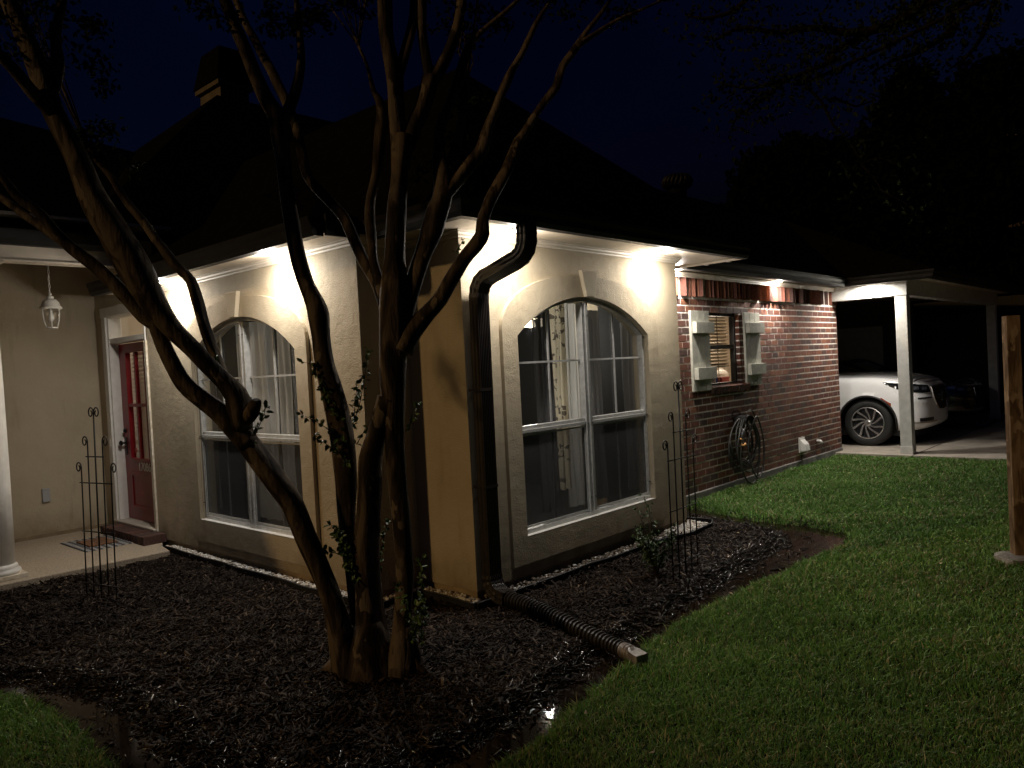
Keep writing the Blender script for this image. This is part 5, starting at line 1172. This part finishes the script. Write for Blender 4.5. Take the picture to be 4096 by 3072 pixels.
            ty.lathe([(R_-.125, D(.012)), (R_-.11, D(-.004)), (R_-.07, D(-.010)), (R_-.025, D(-.002)), (R_-.006, D(.02)), (R_, D(.05)), (R_, D(.2)), (R_-.02, D(.235)), (R_-.11, D(.24))], cc_, 48, 'x', 0, False)
            wh = ty.build('wheel', mat(name+'_tyre', (.014, .014, .014), .7), car, smooth=True)
            rm = MB(); RI = R_-.125
            rm.lathe([(RI, D(.004)), (RI-.012, D(.0)), (RI-.018, D(.012)), (RI-.02, D(.09)), (.02, D(.095))], cc_, 48, 'x', 1, False)
            rm.lathe([(RI+.002, D(-.003)), (RI-.012, D(-.006)), (RI-.016, D(.006)), (RI-.012, D(.012)), (RI+.002, D(.006))], cc_, 48, 'x', 0, False)
            rm.lathe([(.062, D(.04)), (.060, D(.018)), (.03, D(.010)), (.001, D(.009))], cc_, 24, 'x')
            for s5 in range(10):
                a0 = s5*2*math.pi/10; path = []
                for i in range(9):
                    t = i/8; rr_ = .045+(RI-.055)*t; a = a0+sg*(.75*(1-(1-t)**2)-.35)*(1 if s5 % 2 else .92); path.append(Vector((xc+D(.022-.018*t), front_y+wy+rr_*math.cos(a), z0+R_+rr_*math.sin(a))))
                rm.tube(path, [.012+.006*t for t in [i/8 for i in range(9)]], prof=[(-1, -.5), (1, -.5), (.7, .5), (-.7, .5)], up=(1, 0, 0))
            rm.build('rim', [mat(name+'_alloy', (.55, .55, .56), .25, metal=.9), BLK], wh, smooth=False)
        mr = MB(); mp_ = Vector((cx_+sg*(1.08*kw_), front_y+2.25*k, z0+hood+.10)); mr.lathe([(.02, -.07), (.10, -.05), (.115, .0), (.09, .05), (.02, .06)], (0, 0, 0), 16, 'y'); mr.v = [(mp_.x+a*1.1, mp_.y+b*.7, mp_.z+c*.7) for a, b, c in mr.v]; mr.build('side_mirror', paint, car, smooth=True)
    un = MB(); un.box((cx_-.72*kw_, front_y+.25, z0+.16), (cx_+.72*kw_, front_y+length-.3, z0+.34)); un.build('underbody', BLK, car)
    # four-pointed emblem on the grille
    if suv:
        em = MB(); c_ = surf(0, tz(.77+hz, 0), .022, 1)
        rectp = lambda a, b: [(-a, -b), (a, -b), (a, b), (-a, b)]
        em.prism([(c_.x+x, c_.z+z) for x, z in rectp(.035, .075)], [[(c_.x+x, c_.z+z) for x, z in rectp(.027, .066)]], lambda a, b, d: (a, c_.y+d, b), -.004, .006)
        em.prism([(c_.x, c_.z-.09), (c_.x+.006, c_.z-.008), (c_.x+.05, c_.z), (c_.x+.006, c_.z+.008), (c_.x, c_.z+.09), (c_.x-.006, c_.z+.008), (c_.x-.05, c_.z), (c_.x-.006, c_.z-.008)], [], lambda a, b, d: (a, c_.y+d, b), -.009, -.0045)
        em.build('grille_emblem', CH, car)
    return car
WPAINT = mat('white_car_paint', (.84, .84, .84), .25, spec=.6, coat=.8)
DPAINT = mat('dark_car_paint', (.010, .012, .015), .25, spec=.6, coat=.8)
make_car('suv', 'white sport utility vehicle parked in the carport behind the white post', 'car', 10.84, -.46, WPAINT, 5.05, .99, 1.16, 1.76)
make_car('sedan', 'dark car in deep shadow on the far side of the white vehicle', 'car', 13.6, -.50, DPAINT, 4.75, .92, .98, 1.45, .33, suv=False)

# ================================================================== TIMBER POST, FENCE
WOODM = bark_mat('timber', (.08, .048, .025), (.15, .095, .052), (.20, .135, .08))
tp = thing('timber_post', 'bare brown timber post standing in the lawn on a small concrete footing', 'post', (3.10, -2.82, 0))
mb = MB(); Mx = Matrix.Translation((3.10, -2.82, 0)) @ Matrix.Rotation(R(30), 4, 'Z'); mb.box((-.048, -.048, -.02), (.048, .048, 1.905), M=Mx); bevel(mb.build('post', WOODM, tp), .004, 2)
mb = MB(); mb.lathe([(.16, .0), (.15, .052), (.10, .065), (.06, .068)], (3.08, -2.80, 0), 14); mb.v = [(x+.012*math.sin(i*1.7), y+.012*math.cos(i*2.3), z) for i, (x, y, z) in enumerate(mb.v)]; mb.build('footing', FOUND, tp)
fn = thing('wooden_fence', 'dark wooden fence in shadow at the right edge beyond the timber post', 'fence', (5, -5, 0))
FA, FB = Vector((4.6, -4.55)), Vector((16.5, -6.8)); FD = (FB-FA); nP = 80
mb = MB(); fr_ = MB(); ang = math.atan2(FD.y, FD.x)
for i in range(nP):
    p = FA.lerp(FB, i/nP); Mx = Matrix.Translation((p.x, p.y, 0)) @ Matrix.Rotation(ang, 4, 'Z'); mb.box((0, -.01, .0), (.14, .01, 1.80+.01*math.sin(i*2.1)), M=Mx)
Mx = Matrix.Translation((FA.x, FA.y, 0)) @ Matrix.Rotation(ang, 4, 'Z'); LN = FD.length
for z in (.3, 1.5): fr_.box((0, .012, z), (LN, .05, z+.09), M=Mx)
DW = mat('weathered_board', (.07, .06, .05), .9, var=.3, vscale=10)
mb.build('board', DW, fn); fr_.build('rail', DW, fn)

# ================================================================== OTHER TREES (silhouettes against the night sky)
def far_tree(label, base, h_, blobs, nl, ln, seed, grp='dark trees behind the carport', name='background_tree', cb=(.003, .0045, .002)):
    t = thing(name, label, 'tree', base, group=grp); rs = random.Random(seed); b = Vector(base)
    tk = MB(); top_ = b+Vector((0, 0, h_*.6)); tk.tube([b, b.lerp(top_, .5)+Vector((.2, .1, 0)), top_], [h_*.03, h_*.022, h_*.012], 10)
    lf = MB()
    for (c, r_) in blobs:
        c = Vector(c); tk.tube([b.lerp(top_, .6), b.lerp(top_, .8).lerp(c, .5), c], [h_*.012, h_*.008, h_*.003], 6)
        for _ in range(nl):
            o_ = rdir(rs); rr_ = r_*(1-.65*rs.random()**2)*(1+.35*noise.noise(o_*2.2+c)); p = c+o_*rr_; kk = rs.uniform(.6, 1.3); leaf(lf, p, rdir(rs), rdir(rs, 1), ln*rs.uniform(.6, 1.3), ln*.6, tuple(x*kk for x in cb))
    tk.build('trunk', BARK, t, smooth=True); lf.build('crown', LEAFD, t, recalc=False); return t
def PB(L): return [(tuple(pd(u*1.8517, v*1.8517, dd)), r_) for u, v, dd, r_ in L]
far_tree('rounded dark tree just right of the roof vent, behind the brick wing', (24, 7.5, 0), 9, PB([(1660,400,28,1.3),(1720,350,28,.9),(1790,350,28,.8),(1620,430,28,.6),(1700,440,28,1.8),(1800,430,28,1.7),(1640,480,28,1.5),(1860,460,28,1.8),(1740,520,28,2)]), 1500, .30, 3)
far_tree('tall dark tree behind the carport roof with a narrow top', (25, -1, 0), 12, PB([(1965,200,26,.8),(1935,240,26,.5),(1960,260,26,1.0),(1930,320,26,1.3),(2010,320,26,1.2),(1950,400,26,1.9),(2040,420,26,1.9),(1890,480,26,1.4)]), 1500, .28, 4)
far_tree('massive dark tree filling the right edge of the sky', (22, -6, 0), 12, PB([(2120,230,24,1.3),(2190,210,24,1.4),(2080,290,24,1.1),(2150,330,24,1.9),(2230,330,24,2.2),(2090,420,24,1.7),(2180,450,24,2.2),(2060,520,24,1.4),(2150,560,24,1.8),(2260,480,24,2)]), 1700, .28, 5)
# overhanging tree, foreground right: trunk outside the frame
ot = thing('overhanging_tree', 'thin drooping leafy branches of a tree hanging over the lawn at the upper right', 'tree', (4.2, -7.2, 0)); rs = random.Random(31)
tk = MB(); tb = Vector((4.2, -7.2, 0)); hub = Vector((4.4, -6.4, 5.6)); tk.tube([tb, Vector((4.35, -6.9, 2.6)), hub], [.22, .18, .12], 12)
lf = MB()
def obranch(nodes, d0, d1, r0, leaves, lead=True):
    P = []; n_ = len(nodes)
    for i, (u, v) in enumerate(nodes):
        p = pd(u*1.8517, v*1.8517, d0+(d1-d0)*i/(n_-1)); P.append((p.x, p.y, p.z, r0*(1-.75*i/(n_-1))))
    if lead: P = [(hub.x, hub.y, hub.z, r0*1.6)]+P
    Q = crom(P, .08); tk.tube([Vector(q[:3]) for q in Q], [max(.003, q[3]) for q in Q], 7)
    st_ = int(len(Q)*.25) if lead else 0
    for q in Q[st_:]:
        for _ in range(leaves):
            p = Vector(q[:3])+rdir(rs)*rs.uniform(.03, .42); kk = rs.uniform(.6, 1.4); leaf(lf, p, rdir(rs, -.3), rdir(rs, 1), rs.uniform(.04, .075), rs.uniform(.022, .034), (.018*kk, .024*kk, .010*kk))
obranch([(2100,-60),(1960,40),(1850,70),(1760,60),(1680,70),(1600,60),(1540,90)], 7, 7.4, .05, 26)
obranch([(1900,60),(1800,130),(1700,170),(1620,190),(1560,180)], 7.1, 7.3, .03, 28)
obranch([(1700,170),(1640,220),(1590,255),(1575,290)], 7.2, 7.3, .02, 26, False)
obranch([(1850,130),(1740,170),(1775,220),(1800,270),(1830,300),(1850,330),(1860,355)], 7.1, 7.0, .018, 5)
obranch([(1860,355),(1885,380),(1905,410),(1940,430),(1975,450)], 7.0, 6.9, .010, 9, False)
obranch([(1860,355),(1890,340),(1930,350),(1960,370)], 7.0, 6.9, .009, 8, False)
obranch([(1800,210),(1850,230),(1880,220),(1900,200)], 7.1, 7.2, .014, 16, False)
obranch([(2150,-40),(2060,60),(1990,110),(1930,130),(1880,160)], 7.2, 7.5, .04, 22)
obranch([(2150,0),(2120,80),(2080,130),(2050,150)], 7.3, 7.5, .03, 18, False)
obranch([(1640,-40),(1590,20),(1520,40),(1480,30)], 7.4, 7.6, .03, 22, False)
tk.build('trunk', mat('dark_bark', (.014, .011, .009), .95, spec=.05, var=.4, vscale=9), ot, smooth=True); lf.build('foliage', LEAFD, ot, recalc=False)
print('BLADES', len(lawn.data.polygons)//2, 'CHIPS', len(mulch.data.polygons)//6)
